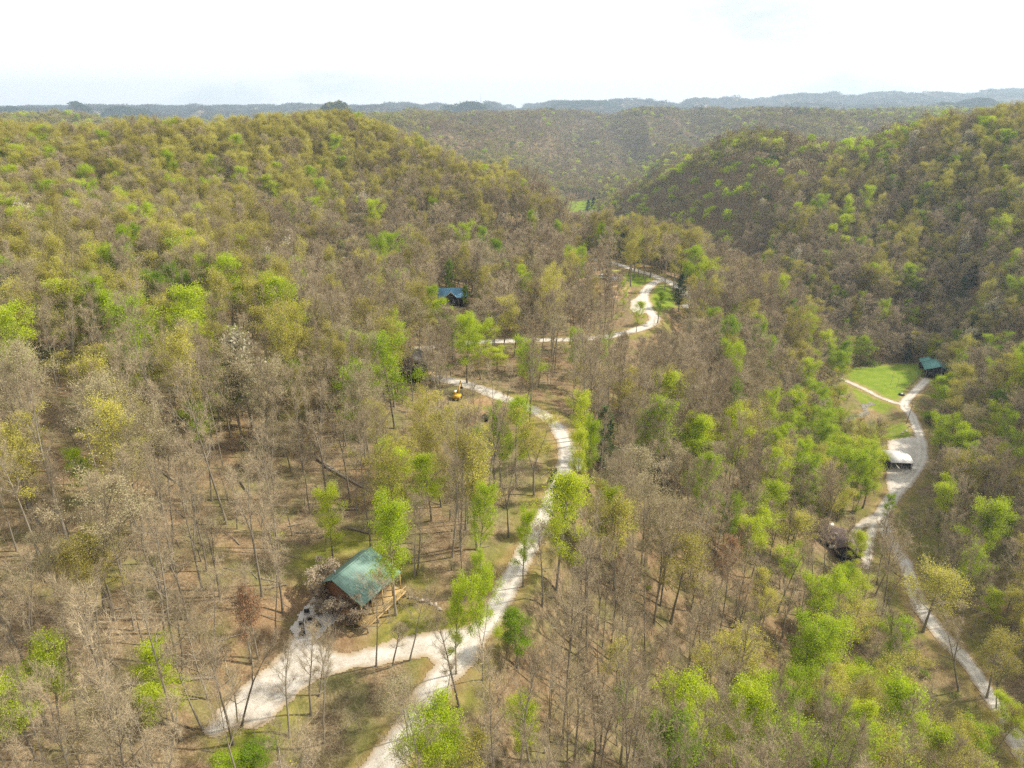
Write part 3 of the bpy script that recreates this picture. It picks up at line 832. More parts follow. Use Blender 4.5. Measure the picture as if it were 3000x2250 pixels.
# low detail trees for the far slopes (joined meshes only)
LOW = {}
M_LOWO = leaf('far_olive_crowns', [(.15, (.20, .18, .075)), (.5, (.28, .265, .085)), (.85, (.37, .35, .10))], .2)
M_LOWB = leaf('far_bare_twigs', [(.15, (.16, .12, .075)), (.5, (.22, .17, .105)), (.85, (.29, .23, .14))], .1)
def make_low(kind, n):
    out = []; lm = M_LOWB if kind == 'B' else M_LOWO if kind == 'O' else LEAFM[kind]
    for k in range(n):
        H = 20; mb = MB()
        mb.tube([[0, 0, -1], [0, 0, H * .6], [RT.normal(0, .5), RT.normal(0, .5), H * .9]], [.22, .16, .05], 3, 0, False)
        C = []
        nb = int(RT.uniform(13, 17))
        for j in range(nb):
            a = RT.uniform(0, 6.28); r_ = 3.7 * math.sqrt(RT.uniform(.02, 1)); zz = H * (.60 + .34 * math.sqrt(max(0, 1 - (r_ / 4.1) ** 2))) - RT.uniform(0, 2.2)
            C.append([math.cos(a) * r_, math.sin(a) * r_, zz])
        C = np.array(C)
        add_leaves(mb, C, {'B': 17, 'P': 26}.get(kind, 24), {'B': .60}.get(kind, .78), .95, 1, .5)
        m_ = mb.mesh('tree', [M_BARK, lm])
        out.append(m_)
    LOW[kind] = out
for kd, n in (('B', 4), ('O', 4), ('T', 2), ('L', 3), ('G', 1), ('P', 2)): make_low(kd, n)
CLUMP = {}
for kd in 'BOP':
    mb = MB(); C = []; M_FAR = MATS.get('distant_canopy') or leaf('distant_canopy', [(.2, (.055, .055, .035)), (.8, (.12, .115, .07))], .05)
    for j in range(26):
        C.append([RT.normal(0, 15), RT.normal(0, 15), RT.uniform(6, 19)])
    add_leaves(mb, np.array(C), 9, 4.2, 3.2, 0, .9)
    CLUMP[kd] = [mb.mesh('canopy', [LEAFM['P'] if kd == 'P' else M_FAR])]

# ------------------------------------------------------------------ colour map of the woods (anchors on the land, seen position -> mix)
KN = ['B', 'O', 'T', 'L', 'G', 'P', 'R', 'W']
ANCH = [ (100, 400, .08, .72, .10, .10), (600, 400, .10, .74, .10, .06), (1000, 390, .10, .85, .03, .02), (1400, 480, .25, .70, .03, .02), (200, 580, .45, .25, .22, .08), (600, 640, .40, .36, .18, .06), (400, 480, .15, .68, .10, .07), (900, 520, .2, .68, .06, .06),
    (1000, 680, .80, .13, .03, .04), (1400, 700, .85, .1, .02, .03), (200, 780, .22, .48, .2, .10), (500, 750, .22, .42, .28, .08), (900, 850, .78, .13, .04, .05), (200, 1000, .62, .15, .08, .15),
    (300, 1300, .82, .09, .07, .02), (600, 1700, .88, .08, .03, .01), (100, 2100, .78, .09, .08, .05), (1300, 950, .55, .25, .08, .12), (1500, 1200, .86, .08, .02, .04), (1800, 1000, .84, .10, .05, .01),
    (2100, 1150, .82, .09, .08, .01), (2300, 1300, .45, .22, .03, .30), (2450, 1330, .15, .27, .03, .55), (2000, 1500, .86, .09, .02, .03), (1800, 1900, .93, .05, .02, 0), (2200, 1750, .80, .17, .02, .01), (2250, 1500, .72, .14, .02, .12),
    (2150, 2180, .50, .14, .03, .33), (2500, 2000, .42, .24, .03, .31), (2900, 1400, .72, .2, .02, .06), (2850, 1120, .45, .3, .03, .22), (2900, 1950, .55, .38, .02, .05), (2300, 820, .78, .13, .05, .04),
    (2750, 900, .68, .2, .05, .07), (2500, 600, .55, .28, .05, .12), (2850, 450, .18, .66, .02, .14), (2200, 420, .22, .62, .02, .14), (2600, 500, .4, .42, .03, .15), (2000, 600, .58, .25, .03, .14), (1700, 400, .80, .15, .03, .02), (1450, 360, .76, .18, .04, .02), (2000, 350, .7, .26, .02, .02), (2300, 340, .6, .36, .02, .02)]
AN = np.array(ANCH)
def mix_at(u, v):
    w = 1 / (((u[:, None] - AN[None, :, 0]) ** 2 + ((v[:, None] - AN[None, :, 1]) * 1.5) ** 2) + 60 ** 2) ** 2
    w /= w.sum(1)[:, None]
    return w @ AN[:, 2:6]
# places the photograph shows clear of crowns: (u0, v0, u1, v1, share of trees kept)
CLEAR = [(925, 1590, 1175, 1850, .05), (850, 1720, 1060, 1900, .0), (600, 1850, 1000, 2140, .07), (1000, 1820, 1440, 2000, .12), (1130, 1990, 1330, 2250, .10), (1440, 1560, 1600, 1800, .05), (1560, 1240, 1700, 1560, .02), (1540, 1180, 1640, 1290, .05),
         (1500, 1170, 1630, 1250, .3), (1275, 850, 1375, 905, .0), (1180, 1000, 1250, 1120, .2), (1320, 1120, 1480, 1250, .12), (1350, 980, 1900, 1020, .15), (1850, 790, 2000, 970, .02), (1680, 740, 1850, 850, .5),
         (2500, 1060, 2760, 1200, .0), (2590, 1180, 2740, 1330, .03), (2590, 1290, 2740, 1480, .0), (2560, 1450, 2650, 1560, .12), (2570, 1560, 2700, 1760, .35), (2370, 1540, 2550, 1640, .12), (2690, 1780, 2860, 1980, .28), (2850, 1950, 3000, 2250, .38), (1660, 575, 1745, 622, .0),
         (2480, 1120, 2600, 1180, .1), (1360, 1110, 1500, 1180, .3)]
ALLROADS = [(R1, 3.2), (R2, 3.4), (UPPER, 3.4), (VALLEY, 3.6), (BRANCH, 3), (HD, 2.6), (HD2, 2.6)]
def open_land(x, y):
    """True where no tree stands"""
    bad = np.zeros(x.shape, bool)
    for Ln, w in ALLROADS: bad |= d_line(x, y, Ln, 2) < w
    for P, w in [(PARK, 1.0), (PATIO, .6), (LOT, 1.5), (UPLOT, 1), (MEADOW, -.5), (MEADOW2, -1), (DIRT[0], 0), (DIRT[1], 0)]: bad |= sd_poly(x, y, P) < w
    bad |= sd_poly(x, y, FARMEAD) < 5
    bad |= np.hypot(x - CAB_C[0], y - CAB_C[1]) < 8.5
    for P in LAWN[:3]: bad |= (sd_poly(x, y, P) < 0)
    return bad

trees = []   # rows: x, y, z, kind, scale_z, scale_xy, rot, lean, leandir
def put(kind, x, y, H, sxy=1.0, hero=None, lean=0, ld=0, form=None):
    trees.append(dict(k=kind, x=x, y=y, z=g1(x, y), H=H, s=sxy, rz=random.uniform(0, 6.28), lean=lean, ld=ld, hero=hero, form=form))
HX = []
def hero_top(kind, uv, H, sxy=1.0, label=None):
    x, y = hit(uv[0], uv[1], H)
    put(kind, x, y, H, sxy, hero=label or True); HX.append((x, y))
def hero_base(kind, base, top, label=None, sxy=.85, form=None):
    x, y = hit(*base)
    dyt = (1125 - top[1]) / 2000
    zt = CZ + y * (dyt * CP - SP) / (CP + dyt * SP)
    H = max(6, min(32, zt - g1(x, y)))
    D = y * CP - (zt - CZ) * SP
    xt = D * (top[0] - 1500) / 2000
    put(kind, x, y, H * 1.03, sxy, hero=label or True, lean=math.atan2(xt - x, H), ld=0, form=form); HX.append((x, y))

exec_heroes = [
 # kind, quad, x, y, height, width factor
 ('G',1,45,790,20,1.1),('L',1,120,800,16,.8),('G',1,290,838,18,1.15),('G',1,345,850,18,1.1),('G',1,410,885,18,1.0),('G',1,478,888,18,1.1),('L',1,190,1240,20,1.25),('L',1,345,1265,15,.9),('L',1,475,1262,18,1.2),('L',1,560,1270,17,1.0),
 ('L',1,640,1350,15,1.0),('L',1,770,1280,24,1.15),('L',1,850,1370,20,1.15),('L',1,975,1425,14,.9),('G',1,720,1150,17,1.0),('G',1,790,1190,16,.9),('L',1,1185,1180,19,1.0),('L',1,1105,1205,15,.8),('L',1,1665,862,19,.9),('L',1,1590,935,17,.9),
 ('L',1,1780,840,19,1.1),('L',1,1460,1048,15,.8),('L',1,1140,950,14,1.0),('L',1,1225,1012,12,.8),('L',1,1580,1112,16,1.0),('L',1,1635,1165,17,1.0),('L',1,1710,1220,17,1.0),('L',1,1775,1062,18,.7),('L',1,1775,1120,18,.9),('G',1,1935,1135,17,.8),
 ('L',1,2080,1050,19,.9),('O',1,1855,1108,17,.9),('G',1,2005,1240,10,.7),('L',1,1880,1290,17,1.2),('L',1,1950,1350,17,1.1),('L',1,1690,1392,20,1.1),('L',1,2010,1370,20,1.1),('L',1,2070,1388,18,1.0),('L',1,2190,1140,20,1.1),('R',1,1500,1135,10,.9),
 ('W',1,1715,1165,9,1.0),('R',1,420,752,17,1.1),('R',1,205,730,15,.8),('W',1,430,848,15,1.0),('T',1,620,1092,19,1.2),('O',1,1100,1240,21,1.3),('O',1,830,1045,20,1.3),('T',1,925,740,17,1.0),('T',1,1335,850,18,1.0),('W',1,700,975,16,1.0),
 ('O',1,640,1475,17,1.1),('L',1,515,745,17,1.0),('T',1,585,1190,17,1.2),('L',1,330,490,22,1.1),('L',1,30,590,19,1.1),('L',1,1440,590,20,1.3),('O',1,1220,570,22,1.2),('P',1,810,515,21,.7),('O',1,1420,690,20,1.2),('O',1,1260,690,20,1.1),
 ('L',2,355,890,24,1.0),('L',2,390,960,20,.9),('L',2,30,1065,20,.9),('L',2,50,1150,18,.8),('P',2,818,1112,17,1.0),('P',2,735,1182,16,1.25),('G',2,640,1265,12,1.0),('L',2,545,1310,11,.8),('L',2,760,1135,11,.8),('L',2,285,1418,18,.9),
 ('L',2,390,1465,13,1.0),('L',2,60,1478,19,1.1),('L',2,487,1225,11,.8),('L',2,1440,688,15,.9),('O',2,1380,755,18,1.3),('G',2,1650,755,18,1.2),('L',2,1760,800,13,.9),('L',2,1940,885,20,1.2),('L',2,1955,965,14,.8),('G',2,2100,910,16,.9),
 ('L',2,1275,1108,14,.9),('L',2,1060,920,15,.8),('L',2,930,905,15,.9),('L',2,1385,1238,16,.9),('L',2,1440,1262,15,.9),('L',2,1510,1265,17,.7),('L',2,1600,1308,20,.9),('L',2,1440,1385,14,.7),('L',2,1715,1290,14,.8),('L',2,1635,1168,12,.9),
 ('L',2,1150,610,15,.9),('T',2,1765,968,16,1.2),('L',2,2065,1030,16,.9),('O',2,1745,1048,12,1.1),('T',2,1010,1400,12,.8),('L',2,2010,1335,16,.9),('L',2,2085,1338,16,.9),('L',2,1925,1432,15,1.0),('L',2,1960,1520,16,1.1),('O',2,1320,1385,16,1.3),
 ('L',2,1240,1440,12,1.0),('O',2,850,1140,17,1.0),('L',2,2170,1450,15,1.0),('L',2,885,655,16,1.2),('G',2,1690,560,17,1.2),('P',2,415,1110,14,.8),('P',2,1720,1505,8,1.0),
 ('L',3,1672,500,21,.85),('L',3,1690,268,19,1.0),('L',3,1850,312,14,1.0),('L',3,2065,465,16,.8),('L',3,2060,738,12,.6),('L',3,2075,830,18,.55),('L',3,1955,890,15,.6),('L',3,612,1140,10,1.0),('L',3,660,1290,7,1.1),('L',3,150,1130,14,.9),
 ('L',3,20,1250,13,.9),('O',3,50,205,19,1.2),('T',3,610,160,19,1.2),('L',3,865,85,12,1.0),('L',3,345,300,10,.9),('O',3,1950,65,20,1.25),('L',3,2060,222,12,1.0),('L',3,2160,105,18,.8),('L',3,1925,1398,15,1.0),('L',3,1790,1478,12,1.0),
 ('O',3,1990,1560,13,1.1),('T',3,420,1370,14,1.0),('T',3,1745,1290,10,.9),('O',3,400,640,15,1.1),('O',3,300,700,15,.9),('T',3,160,640,15,1.0),('R',3,1060,880,13,.8),('L',3,1400,480,14,.8),('L',3,960,1625,5,1.0),('G',3,1070,1590,4,1.2),
 ('L',4,20,92,19,.9),('L',4,322,58,17,.9),('P',4,392,98,17,1.05),('L',4,345,160,17,.65),('L',4,285,205,16,.6),('P',4,232,398,13,1.0),('L',4,205,435,22,1.0),('L',4,395,450,17,.9),('L',4,50,548,15,.6),('T',4,450,288,17,1.3),
 ('T',4,1075,155,17,1.3),('T',4,850,250,17,1.1),('L',4,1370,168,20,1.1),('L',4,1490,235,20,1.1),('L',4,1385,265,18,1.0),('L',4,1565,312,19,1.2),('L',4,1110,440,18,1.1),('L',4,1075,568,18,1.1),('L',4,1440,425,14,1.0),('L',4,1290,335,17,1.0),
 ('O',4,1600,160,16,1.2),('O',4,1500,190,17,1.2),('O',4,1265,60,17,1.2),('L',4,1160,130,13,1.0),('L',4,1860,190,9,1.2),('L',4,2085,92,17,1.2),('L',4,2015,150,16,1.1),('G',4,2105,560,15,1.1),('L',4,1540,858,17,.8),('L',4,1640,482,10,.7),
 ('L',4,1490,640,12,.9),('O',4,1850,812,18,1.5),('L',4,1715,1060,16,1.2),('L',4,1275,1035,22,1.15),('L',4,1365,1060,21,1.15),('L',4,850,1320,16,1.0),('L',4,1060,1388,19,1.1),('L',4,1255,1440,16,1.1),('L',4,1690,1345,20,1.3),('L',4,1760,1450,17,1.2),
 ('G',4,465,1310,9,.9),('L',4,75,1378,11,.9),('O',4,470,1110,14,1.0),('O',4,1000,1060,16,1.3),('O',4,880,1110,15,1.1),('L',4,1300,1595,14,1.2),('L',4,2165,1380,13,.9),('O',4,2130,1130,15,1.2),('G',4,25,1000,10,1.0),('O',4,1480,990,14,1.3),
 ('O',4,1400,1350,15,1.2),('L',4,1430,1250,14,1.1),('R',4,930,660,16,1.0),('L',4,1450,1540,14,1.0)]
QF = {1: q1, 2: q2, 3: q3, 4: q4}
for kd, q, x_, y_, H_, s_ in exec_heroes:
    hero_top(kd, QF[q](x_, y_), H_, s_)
for q in [(330, 862), (352, 850), (378, 832), (400, 828), (430, 822), (455, 815), (478, 803), (497, 795)]:
    hero_top('P', q2(*q), 19, 1.1)
for kd, b, tp_, f in [
    ('B',(1045,1490),(1115,1075),'F'),('B',(1028,1482),(1005,1240),None),('B',(1010,1560),(950,1060),None),('B',(1250,1525),(1210,1180),None),('B',(1345,1440),(1345,1060),None),('B',(1400,1555),(1375,1080),None),('B',(880,1500),(735,1170),None),
    ('B',(745,1650),(680,1360),None),('B',(900,1365),(825,950),None),('B',(715,1090),(640,560),'F'),('B',(520,840),(440,320),None),('B',(950,920),(895,540),'F'),('B',(195,1200),(80,790),'F'),('B',(270,920),(200,560),None),('B',(340,1500),(310,880),None),
    ('B',(140,630),(105,330),None),('B',(1625,1220),(1595,830),None),('B',(1770,1195),(1805,890),None),('B',(1985,1400),(1960,1020),None),('B',(1925,1390),(1935,1210),None),('B',(1790,835),(1775,490),None),('B',(1405,725),(1390,540),None),
    ('B',(1190,1110),(1175,740),None),('B',(930,1275),(900,820),None),('B',(620,1130),(585,900),None),('B',(790,1300),(760,900),None),('B',(1695,1230),(1700,1010),None),('B',(1540,560),(1540,300),None),('B',(1180,640),(1150,330),None),('B',(1380,1350),(1420,1150),None),
    ('B',(860,690),(820,280),None),('B',(1340,560),(1300,200),None),('B',(440,1240),(380,840),None),('B',(60,1480),(20,1100),None),('B',(1800,830),(1830,480),None),('B',(1090,1220),(1050,800),None)]:
    hero_base(kd, q3(*b), q3(*tp_), form=f)
for kd, b, tp_, f in [('B',(215,1560),(205,960),None),('B',(1600,1000),(1650,600),'F'),('B',(380,1600),(400,1200),'F'),('B',(1190,960),(1230,830),None),('B',(370,1070),(390,700),'F'),('B',(760,1250),(820,900),None),('B',(90,1300),(60,1060),None),('B',(2090,1410),(2130,1180),'F'),
    ('B',(1575,870),(1620,560),None),('B',(270,1640),(310,1200),None),('B',(1930,1330),(1860,900),'F'),('B',(1290,900),(1270,640),None),('B',(130,960),(110,600),None),('B',(940,1400),(1010,1000),None),('B',(850,500),(900,250),'F'),('B',(1000,480),(980,320),None)]:
    hero_base(kd, q4(*b), q4(*tp_), form=f)
hero_base('B', q1(1362, 1640), q1(1290, 1130), form='F'); hero_base('B', q1(1540, 1560), q1(1530, 1160)); hero_base('B', q1(560, 1640), q1(500, 1400), form='F'); hero_base('O', q1(260, 1300), q1(220, 860)); hero_base('B', q1(1100, 1520), q1(1140, 1330))

for (bx, by, tx, ty) in [(1300, 830, 1290, 560), (1345, 845, 1360, 590), (1440, 800, 1450, 590), (1260, 780, 1250, 560)]:
    hero_base('B', q4(bx, by), q4(tx, ty))
for (bx, by, tx, ty) in [(1165, 1150, 1160, 1000), (1190, 1160, 1195, 985), (1225, 1158, 1225, 980), (1250, 1150, 1262, 990), (1210, 1175, 1200, 1010), (1150, 1125, 1140, 960), (1275, 1150, 1290, 1000), (1180, 1135, 1175, 970)]:
    hero_base('B', (bx, by), (tx, ty))
HXA = np.array(HX)
def scatter(cell, Dmin, Dmax, jit=.95, seed=1, keep=1.0):
    r_ = np.random.default_rng(seed)
    xs = np.arange(-.80 * Dmax - 40, .80 * Dmax + 50, cell); ys = np.arange(30, Dmax * 1.05, cell)
    X, Y = np.meshgrid(xs, ys, indexing='ij')
    X = X.ravel() + r_.uniform(-.5, .5, X.size) * cell * jit; Y = Y.ravel() + r_.uniform(-.5, .5, Y.size) * cell * jit
    Z = gz(X, Y)
    u, v, D = proj(X, Y, Z + 12)
    m = (D > Dmin) & (D < Dmax) & (np.abs(X) < .80 * D + 22) & (r_.random(X.size) < keep) & (v < 2250 + 900)
    return X[m], Y[m], Z[m], r_
def clear_filter(X, Y, Z, H, r_, kinds=None):
    keep = np.ones(len(X), bool)
    ok = r_.random(len(X))
    for (u0, v0, u1, v1, p) in CLEAR:
        ut, vt, D = proj(X, Y, Z + H * .95); ub, vb, _ = proj(X, Y, Z + H * .3)
        rw = 2000 * 2.2 / D
        inn = (ut + rw > u0) & (ut - rw < u1) & (vt < v1) & (vb > v0)
        keep &= ~(inn & (ok > p))
    return keep
# near wood: full detail
X, Y, Z, r_ = scatter(4.5, 30, 470, seed=5)
m = ~open_land(X, Y)
X, Y, Z = X[m], Y[m], Z[m]
dh = np.full(len(X), 1e9)
for hx in HXA: dh = np.minimum(dh, np.hypot(X - hx[0], Y - hx[1]))
u, v, D = proj(X, Y, Z + 14)
# density: thinner in front, denser on the far slopes
dens = .74 + .06 * sstep(120, 240, D)
dens = np.where((X > 20) & (D < 200), dens * 1.1, dens)
dens = np.where((X < -8) & (D < 135), dens * .68, dens)
m = (r_.random(len(X)) < dens) & (dh > 2.6)
X, Y, Z, u, v, D = X[m], Y[m], Z[m], u[m], v[m], D[m]
Hh = np.clip(r_.normal(20, 3.4, len(X)), 9, 27)
Hh = np.where(Z > 12, np.clip(Hh, 12, 19.5), Hh)
small = r_.random(len(X)) < .22
Hh = np.where(small, r_.uniform(5, 12, len(X)), Hh)
low_ = (Z < -38) & (X > 40)
Hh = np.where(low_, Hh * .82, Hh)
m = clear_filter(X, Y, Z, Hh, r_)
m &= proj(X, Y, Z + Hh)[2] > 56
X, Y, Z, u, v, D, Hh = X[m], Y[m], Z[m], u[m], v[m], D[m], Hh[m]
MX = mix_at(u, v)
MX = MX / MX.sum(1)[:, None]
cum = np.cumsum(MX, 1)
rk = r_.random(len(X))
kidx = (rk[:, None] > cum).sum(1).clip(0, 3)
KK = np.array(['B', 'O', 'T', 'L'])[kidx]
KK = np.where((KK == 'L') & (D < 130) & (X < 20), 'B', KK)
KK = np.where((KK != 'B') & (D < 88), 'B', KK)
sp = r_.random(len(X))
KK = np.where(sp < .003, 'R', KK); KK = np.where((sp > .994) & (v < 1200), 'W', KK); KK = np.where((sp > .006) & (sp < .012), 'G', KK); KK = np.where((sp > .012) & (sp < .017) & (v > 500) & (D > 260), 'P', KK)
for i in range(len(X)):
    near_b = (KK[i] == 'B' and D[i] < 200)
    trees.append(dict(k=str(KK[i]), x=float(X[i]), y=float(Y[i]), z=float(Z[i]), H=float(Hh[i]) * (1.12 if near_b else 1), s=float(r_.uniform(.7, 1.0) if near_b else r_.uniform(.85, 1.3)), rz=float(r_.uniform(0, 6.28)), lean=float(r_.normal(0, .05)), ld=float(r_.uniform(0, 6.28)), hero=None, form=None))

# ------------------------------------------------------------------ landmarks used to tell trees apart
LM = [("the green roofed cabin", *CAB_C), ("the white parking spur", *PARK[[1, 5, 20]].mean(0)), ("the ridge road fork", *R1[28]), ("the yellow excavator", *hit(1345, 1165)),
      ("the blue roofed cabin", *hit(1320, 890)), ("the ridge road loop", *hit(1900, 900)), ("the cleared building site", *hit(1770, 810)), ("the level ridge road", *hit(1600, 998)),
      ("the black unfinished house", *hit(1200, 1090)), ("the ridge road bend", *hit(1650, 1290)), ("the black culvert pipe", *hit(1620, 1400)), ("the white roofed carport", *hit(2640, 1340)),
      ("the valley meadow", *hit(2620, 1110)), ("the teal roofed barn", *hit(2735, 1090)), ("the mauve roofed house", *hit(2450, 1600)), ("the lower valley road", *hit(2843, 1952)),
      ("the wooded slope's foot", *hit(2300, 1900)), ("the left hill crest", *hit(700, 380, 18)), ("the wood's left edge", *hit(60, 1300)), ("the left hill shoulder", *hit(250, 640, 15)),
      ("the upper left hollow", *hit(1100, 650, 10)), ("the right hill top", *hit(2700, 420, 18)), ("the right hill track", *hit(2750, 900, 5)), ("the far bright meadow", *FARMEAD.mean(0)),
      ("the middle right slope", *hit(2000, 1600)), ("the bottom left corner", *hit(150, 2100)), ("the knoll beside hairpin", *hit(600, 950, 15)), ("the upper left corner", *hit(60, 430, 18)), ("the left hill face", *hit(380, 500, 18)), ("the left hill's end", *hit(1330, 500, 18)), ("the steep right bank", *hit(2900, 1450))]
LMA = np.array([[a, b] for _, a, b in LM])
LOOK = {'B': ('bare_tree', 'bare tree', ["bare slim tree", "bare twiggy tree", "tall leafless tree", "forked bare tree"]),
        'O': ('budding_tree', 'tree', ["olive budding tree", "broad mustard tree", "wide olive tree"]),
        'T': ('blossoming_tree', 'tree', ["tan budding tree", "broad beige tree"]),
        'L': ('leafing_tree', 'tree', ["bright lime tree", "yellow green tree", "rounded lime tree"]),
        'G': ('green_tree', 'tree', ["vivid green tree"]), 'P': ('pine_tree', 'pine tree', ["dark green pine"]),
        'R': ('maple_tree', 'tree', ["rusty orange tree"]), 'W': ('dogwood_tree', 'tree', ["cream blossoming tree"])}
def describe(t):
    name, cat, looks = LOOK[t['k']]
    if t['k'] == 'B':
        look = looks[3] if t['form'] == 'F' else (looks[2] if t['H'] > 23 else looks[0] if t['s'] < .85 else looks[1])
    else: look = looks[(0 if t['s'] < 1.0 else 1 if t['s'] < 1.15 else 2) % len(looks)]
    if t['H'] < 12: look = "small " + look.replace("tall ", "")
    d = np.hypot(LMA[:, 0] - t['x'], LMA[:, 1] - t['y']); i = int(np.argmin(d))
    dx, dy = t['x'] - LMA[i, 0], t['y'] - LMA[i, 1]
    rel = ("right of" if dx > 0 else "left of") if abs(dx) > abs(dy) else ("beyond" if dy > 0 else "before")
    dist = "just " if d[i] < 13 else ("" if d[i] < 26 else "far ")
    return name, cat, f"{look} {dist}{rel} {LM[i][0]}", f"{cat}s around {LM[i][0]}"
NUMW = ['one', 'two', 'three', 'four', 'five', 'six', 'seven', 'eight', 'nine', 'ten', 'eleven', 'twelve', 'thirteen', 'fourteen', 'fifteen', 'sixteen', 'seventeen', 'eighteen', 'nineteen', 'twenty']
ORDW = ['leftmost', 'second from left', 'third from left', 'fourth from left', 'fifth from left', 'sixth from left', 'seventh from left', 'eighth from left', 'ninth from left', 'tenth from left', 'eleventh from left', 'twelfth from left', 'thirteenth from left', 'fourteenth from left', 'fifteenth from left', 'sixteenth from left', 'seventeenth from left', 'eighteenth from left', 'nineteenth from left']
# pick individuals: per kind the 300 nearest in view
def in_view(t):
    u, v, D = proj(t['x'], t['y'], t['z'] + t['H'] * .6)
    ub, vb, _ = proj(t['x'], t['y'], t['z'] + t['H'])
    return (-40 < u < 3040) and (vb < 2250) and D > 30, D
byk = {}
for t in trees:
    iv, D = in_view(t); t['D'] = D; t['iv'] = iv
    byk.setdefault(t['k'], []).append(t)
for kd, lst in byk.items():
    c = [t for t in lst if t['iv']]
    c.sort(key=lambda t: (0 if t['hero'] else 1, t['D'] / t['H']))
    for t in c[:298]: t['ind'] = True
labs = {}
for t in trees:
    if t.get('ind'):
        t['desc'] = describe(t); labs.setdefault(t['desc'][2], []).append(t)
for lab, lst in labs.items():
    n = len(lst)
    if n < 2: continue
    lst.sort(key=lambda t: proj(t['x'], t['y'], t['z'] + 8)[0])
    for i, t in enumerate(lst):
        if n > 20: break
        w = ('rightmost' if i == n - 1 else ORDW[i]) + ' of ' + NUMW[n - 1]
        t['desc'] = (t['desc'][0], t['desc'][1], lab + ', ' + w, t['desc'][3])
FORKS = [i for i in range(9) if [1, 2, 1, 1, 3, 1, 2, 1][i % 8] > 1]
def pk(t): return 'b' if t['k'] == 'B' and t['D'] < 175 else t['k']
def variant(t):
    n = len(PROTO[t['k']])
    if t['k'] == 'B':
        pool = FORKS if t['form'] == 'F' else [i for i in range(n) if i not in FORKS] if t['hero'] else list(range(n))
        return pool[int(t['rz'] * 1000) % len(pool)]
    return int(t['rz'] * 1000) % n
names_used = {}
def tree_matrix(t, PH):
    sz = t['H'] / PH
    sxy = sz * .5 + .5 * t['s']
    sxy *= (t['s'] * .6 + .4)
    M = Matrix.Translation((t['x'], t['y'], t['z'])) @ Matrix.Rotation(t['lean'], 4, Vector((-math.sin(t['ld']), math.cos(t['ld']), 0))) @ Matrix.Rotation(t['rz'], 4, 'Z') @ Matrix.Diagonal((sxy, sxy, sz, 1))
    return M
first_of = {}
GPT = []
for t in trees:
    v_ = variant(t); P = PROTO[pk(t)][v_]
    M = tree_matrix(t, P['H'])
    if t.get('ind'):
        name, cat, lab, grp = t['desc']
        r = bpy.data.objects.new(name, None); COL.objects.link(r)
        r.empty_display_size = .5
        r.matrix_world = M
        tag(r, lab, cat, grp)
        for part in ('trunk', 'crown'):
            key = (pk(t), v_, part)
            if key not in first_of:
                o = bpy.data.objects.new(part, P[part]); first_of[key] = o
            else: o = first_of[key].copy()
            COL.objects.link(o); o.parent = r
    else:
        GPT.append((pk(t) + str(v_), M))

# ------------------------------------------------------------------ the rest of the wood as stuff: one object per belt
lib = bpy.data.collections.new('forest_library')
LIBN = {}
def lib_add(key, me):
    o = bpy.data.objects.new('forest_tree_%03d' % len(LIBN), me); lib.objects.link(o); LIBN[key] = len(LIBN)
for kd, lst in PROTO.items():
    for i, P in enumerate(lst): lib_add(kd + str(i), P['full'])
for kd, lst in LOW.items():
    for i, m_ in enumerate(lst): lib_add('low' + kd + str(i), m_)
for kd, lst in CLUMP.items(): lib_add('clump' + kd, lst[0])
def gn_forest(name, pts, idx, rot, scl, label):
    me = bpy.data.meshes.new(name)
    me.vertices.add(len(pts)); me.vertices.foreach_set('co', np.asarray(pts, np.float32).ravel())
    a = me.attributes.new('which', 'INT', 'POINT'); a.data.foreach_set('value', np.asarray(idx, np.int32))
    a = me.attributes.new('rot', 'FLOAT_VECTOR', 'POINT'); a.data.foreach_set('vector', np.asarray(rot, np.float32).ravel())
    a = me.attributes.new('scl', 'FLOAT_VECTOR', 'POINT'); a.data.foreach_set('vector', np.asarray(scl, np.float32).ravel())
    o = bpy.data.objects.new(name, me); COL.objects.link(o)
    g = bpy.data.node_groups.new(name + '_nodes', 'GeometryNodeTree')
    g.interface.new_socket('Geometry', in_out='INPUT', socket_type='NodeSocketGeometry'); g.interface.new_socket('Geometry', in_out='OUTPUT', socket_type='NodeSocketGeometry')
    gi = g.nodes.new('NodeGroupInput'); go = g.nodes.new('NodeGroupOutput')
    ci = g.nodes.new('GeometryNodeCollectionInfo'); ci.inputs['Collection'].default_value = lib; ci.inputs['Separate Children'].default_value = True; ci.inputs['Reset Children'].default_value = True
    ip = g.nodes.new('GeometryNodeInstanceOnPoints'); ip.inputs['Pick Instance'].default_value = True
    def na(nm, typ):
        n = g.nodes.new('GeometryNodeInputNamedAttribute'); n.data_type = typ; n.inputs['Name'].default_value = nm
        return n.outputs['Attribute']
    g.links.new(gi.outputs[0], ip.inputs['Points']); g.links.new(ci.outputs[0], ip.inputs['Instance'])
    g.links.new(na('which', 'INT'), ip.inputs['Instance Index'])
    er = g.nodes.new('FunctionNodeEulerToRotation'); g.links.new(na('rot', 'FLOAT_VECTOR'), er.inputs[0]); g.links.new(er.outputs[0], ip.inputs['Rotation'])
    g.links.new(na('scl', 'FLOAT_VECTOR'), ip.inputs['Scale']); g.links.new(ip.outputs[0], go.inputs[0])
    md = o.modifiers.new('grow', 'NODES'); md.node_group = g
    struct(o, label, 'stuff')
    return o
pts, idx, rot, scl = [], [], [], []
for key, M in GPT:
    l, q, s = M.decompose()
    pts.append(l); idx.append(LIBN[key]); rot.append(q.to_euler()); scl.append(s)
